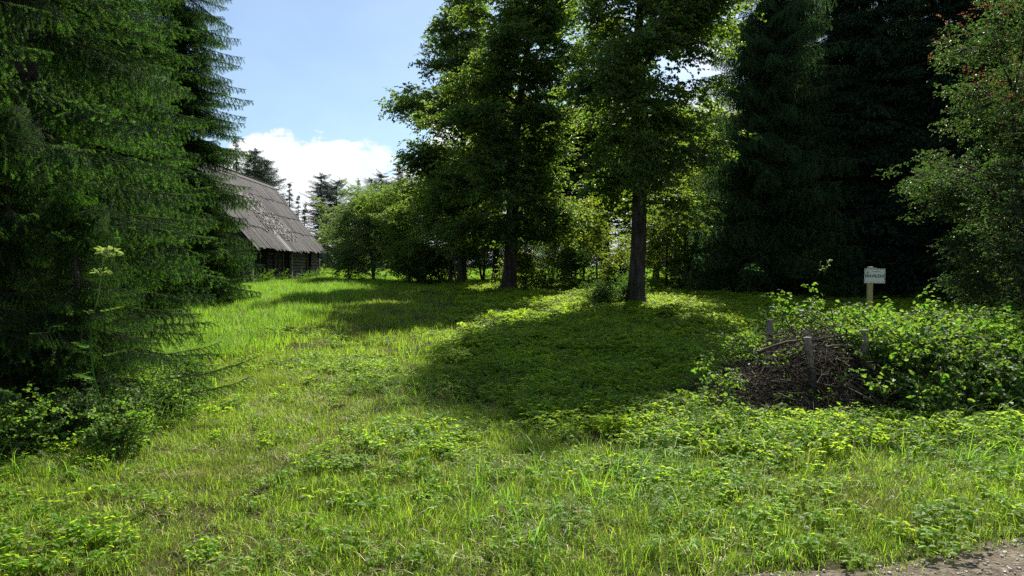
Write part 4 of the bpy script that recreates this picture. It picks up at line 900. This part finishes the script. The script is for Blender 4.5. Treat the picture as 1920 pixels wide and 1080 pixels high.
def straw(seed, n, rad, mat):
    r = rng(seed); mb = MB()
    for k in range(n):
        c = np.array([r.normal() * rad, r.normal() * rad, r.uniform(.002, .02)]); a = r.random() * 6.283; l = r.uniform(.04, .14); d = np.array([math.cos(a), math.sin(a), r.normal() * .12]); t = np.linspace(-.5, .5, 4)[:, None]
        p = c + d * l * t + [0, 0, .02] * (1 - 4 * t ** 2); s = np.array([-d[1], d[0], 0]) * .0009
        mb.add(np.concatenate([p - s, p + s]), [[i, i + 1, i + 5, i + 4] for i in range(3)])
    return mb.proto('straw_shape', mat)
G = {
 'lawn': [tuft(501 + k, 42, .10, .035, .11, .0030, M['grass'], 3, (.3, 1.5)) for k in range(4)],
 'lawn_up': [tuft(505 + k, 30, .08, .09, .22, .0036, M['grass'], 4, (.2, 1.6)) for k in range(4)],
 'tall': [tuft(509 + k, 36, .12, .20, .42, .0060, M['grass_tall'], 4, (.2, 1.3)) for k in range(4)],
 'long': [tuft(513 + k, 16, .05, .35, .60, .0070, M['grass_tall'], 6, (.6, 2.2)) for k in range(3)],
 'path': [tuft(516 + k, 36, .12, .025, .07, .0042, M['grass_path'], 2, (.3, 1.4)) for k in range(4)],
 'far': [tuft(520 + k, 60, .32, .10, .24, .012, M['grass'], 2, (.1, .9)) for k in range(4)],
 'far_tall': [tuft(524 + k, 60, .34, .22, .46, .013, M['grass_tall'], 3, (.1, 1.0)) for k in range(4)],
 'clover': [ground_leaves(530 + k, 20, .09, .026, .09, M['clover'], .85) for k in range(4)],
 'elder': [ground_leaves(534 + k, 26, .15, .042, .17, M['elder'], .62) for k in range(4)],
 'elder_far': [ground_leaves(538 + k, 60, .34, .062, .18, M['elder'], .66) for k in range(4)],
 'stalk': [stalks(542 + k, 6, .08, .42, M['straw']) for k in range(3)],
 'straw': [straw(545 + k, 12, .08, M['straw']) for k in range(3)],
 'dock': [ground_leaves(549 + k, 7, .08, .10, .12, M['elder'], .5, False) for k in range(3)],
}
def fnoise(x, y, s, seed):
    r = rng(seed); o = 0
    for k in range(7): a = r.random() * 6.283; f = s * r.uniform(.5, 2.2); o = o + np.sin((x * math.cos(a) + y * math.sin(a)) * f + r.random() * 6.283)
    return o / 3.2
SPOTS = ((-3.6, 13.3, 1.0), (-1.9, 12.4, .9), (-1.1, 8.3, .5), (-2.6, 9.6, .5), (-1.8, 5.0, .2))
def bare(x, y):
    return sum(np.exp(-((x - a) ** 2 + ((y - b) * .6) ** 2) / (c * c * .35)) for a, b, c in SPOTS)
def put(name, key, n, ylo, yhi, prob, smin, smax, seed, zoff=0.0, up=.12, xr=None):
    r = rng(seed)
    y = np.sqrt(r.uniform(ylo ** 2, yhi ** 2, n)); x = r.uniform(-1, 1, n) * (y * .80 + .35) if xr is None else r.uniform(*xr, n)
    p = prob(x, y) * (1 - np.clip(bare(x, y) * .7, 0, .5)) * np.where((x < -3.3 - .12 * y) & (y < 9) & (key != 'long'), .35, 1); ok = (r.random(n) < p) & (y > road_edge(x) + .01 + r.normal(size=n) * .12)
    # nothing grows under the heap or inside the barn
    ok &= ~((heap_h(x, y) > .30) & (y > 6.9)); ok &= ~((x < -13.9) & (x > -21.5) & (y > 36.4) & (y < 52.2))
    x, y = x[ok], y[ok]; k = len(x); _total[0] += k
    scatter(name, G[key], np.stack([x, y, gz(x, y) + zoff], 1), np.stack([r.normal(size=k) * up, r.normal(size=k) * up, r.random(k) * 6.283], 1), r.uniform(smin, smax, k), r.integers(0, len(G[key]), k))
def path_c(y): return np.interp(y, [3.5, 6, 9, 13, 18, 24, 30], [-1.0, -1.6, -2.0, -2.9, -4.0, -4.6, -4.6])
def path_w(x, y): return np.exp(-((x - path_c(y)) / np.interp(y, [4, 10, 20, 30], [1.4, 1.2, 1.3, 1.2])) ** 2) * (y > 5.0) * (y < 27)
def elder_w(x, y): return sm((x - np.interp(y, [4.5, 6, 8, 12, 20, 34], [3.0, .3, -.7, -1.5, -1.6, -3.0]) + .5 * fnoise(x, y, 1.2, 9)) / .6) * sm((y - 5.3 - .3 * fnoise(x, y, 2, 12)) / .6)
def tall_w(x, y): return sm((np.interp(y, [8, 12, 16, 26, 40], [-4.6, -4.2, -4.4, -5.8, -7.0]) - x) / 1.2) * (y > 9)
put('lawn_grass', 'lawn', 32000, 3.2, 12, lambda x, y: (.85 - .75 * elder_w(x, y)) * (1 - .6 * path_w(x, y)) * np.maximum(.5, .7 + .4 * fnoise(x, y, 1.5, 2)), .8, 1.4, 601)
put('upright_grass', 'lawn_up', 9000, 3.3, 11, lambda x, y: np.clip(.28 + .50 * fnoise(x, y, 1.1, 3) + .5 * (x > .2) * (y < 5.6), 0, 1) * (1 - .8 * path_w(x, y)) * (1 - .45 * elder_w(x, y)), .6, 1.3, 602)
put('mown_grass', 'path', 20000, 3.3, 16, lambda x, y: np.clip(.35 + .8 * path_w(x, y), 0, 1) * (1 - elder_w(x, y)), .8, 1.5, 603)
put('clover', 'clover', 13000, 3.4, 15, lambda x, y: np.clip(.16 + .5 * fnoise(x, y, 1.3, 4), .05, 1) * (1 - .7 * elder_w(x, y)), .8, 1.5, 604)
put('tall_grass', 'tall', 3600, 5.6, 14, lambda x, y: np.clip(tall_w(x, y) + .25 * (x < -3.3) * (y < 9), 0, 1), .8, 1.2, 605)
put('long_grass', 'long', 3000, 3.8, 9.5, lambda x, y: np.clip((fnoise(x, y, .9, 5) - .2) * .6, 0, .35) * (x > -1.5) + .30 * ((y > 5.4) & (y < 6.7) & (x > 1.6)) + .22 * ((x < -3.0) & (y < 6.0) & (y > 5.0)), .5, .95, 606)
put('ground_elder', 'elder', 13000, 4.8, 14, lambda x, y: elder_w(x, y) * (.70 + .5 * fnoise(x, y, 2.2, 6)), .5, 1.2, 607, .0, .22)
put('broad_leaf_weeds', 'dock', 1300, 4.0, 11, lambda x, y: np.clip(.05 + .35 * ((y > 5.3) & (y < 6.6) & (x > 1.0)) + .05 * fnoise(x, y, 1, 7), 0, 1), .5, 1.0, 608)
put('dry_straw', 'straw', 3300, 3.3, 11, lambda x, y: np.clip(.30 + .5 * path_w(x, y) + .3 * fnoise(x, y, 1.7, 8), 0, 1) * (1 - .7 * elder_w(x, y)), .7, 1.4, 609, .01)
put('seed_stalks', 'stalk', 1600, 3.6, 26, lambda x, y: .10 + .3 * tall_w(x, y) - .08 * elder_w(x, y), .5, 1.0, 610)
put('meadow_grass', 'far', 30000, 11, 60, lambda x, y: (1 - .93 * elder_w(x, y)) * (1 - .75 * tall_w(x, y)) * np.clip(1.1 - .5 * path_w(x, y), 0, 1) * np.where(y > 34, .9, .8), .55, 1.1, 611)
put('path_grass_far', 'path', 16000, 14, 30, lambda x, y: np.clip(path_w(x, y) * 1.2, 0, 1), 1.6, 2.8, 612)
put('meadow_tall_grass', 'far_tall', 22000, 12, 52, lambda x, y: tall_w(x, y) * .9, .6, 1.0, 613)
put('ground_elder_far', 'elder_far', 24000, 12, 40, lambda x, y: elder_w(x, y) * np.clip(.8 + .4 * fnoise(x, y, 1.2, 16), 0, 1), .45, 1.25, 614, .0, .15)
put('far_meadow', 'far_tall', 9000, 50, 110, lambda x, y: np.ones_like(x), 1.3, 2.4, 615)
# white clover heads, each one a plant
r = rng(88)
for i, (px, py) in enumerate([(1735, 923), (1788, 933), (1520, 1022), (1395, 940), (464, 877), (595, 815), (1510, 1003), (1680, 958), (1440, 905), (1262, 957)]):
    y = EYE * F / (py - 497 + 18); x = at(px, y); z = float(gz(x, y)); rt = thing('clover_flower', 'small white clover flower head among the grass near the gravel', 'flower', (x, y, z), 0, 'white clover flowers in the lawn')
    m = MB(); tube(m, [[0, 0, 0], [.01, 0, .06], [.0, 0, .13]], .0014, 4); m.obj('stem', M['clover'], rt)
    m = MB(); n = 26; d = unit(r.normal(size=(n, 3)) + [0, 0, .5]); leaves(m, np.array([0, 0, .13]) + d * .002, d, r.normal(size=(n, 3)), np.full(n, .013), .45); m.obj('flower_head', M['flower'], rt)
print('scattered plants', _total[0], 'objects', len(bpy.data.objects))
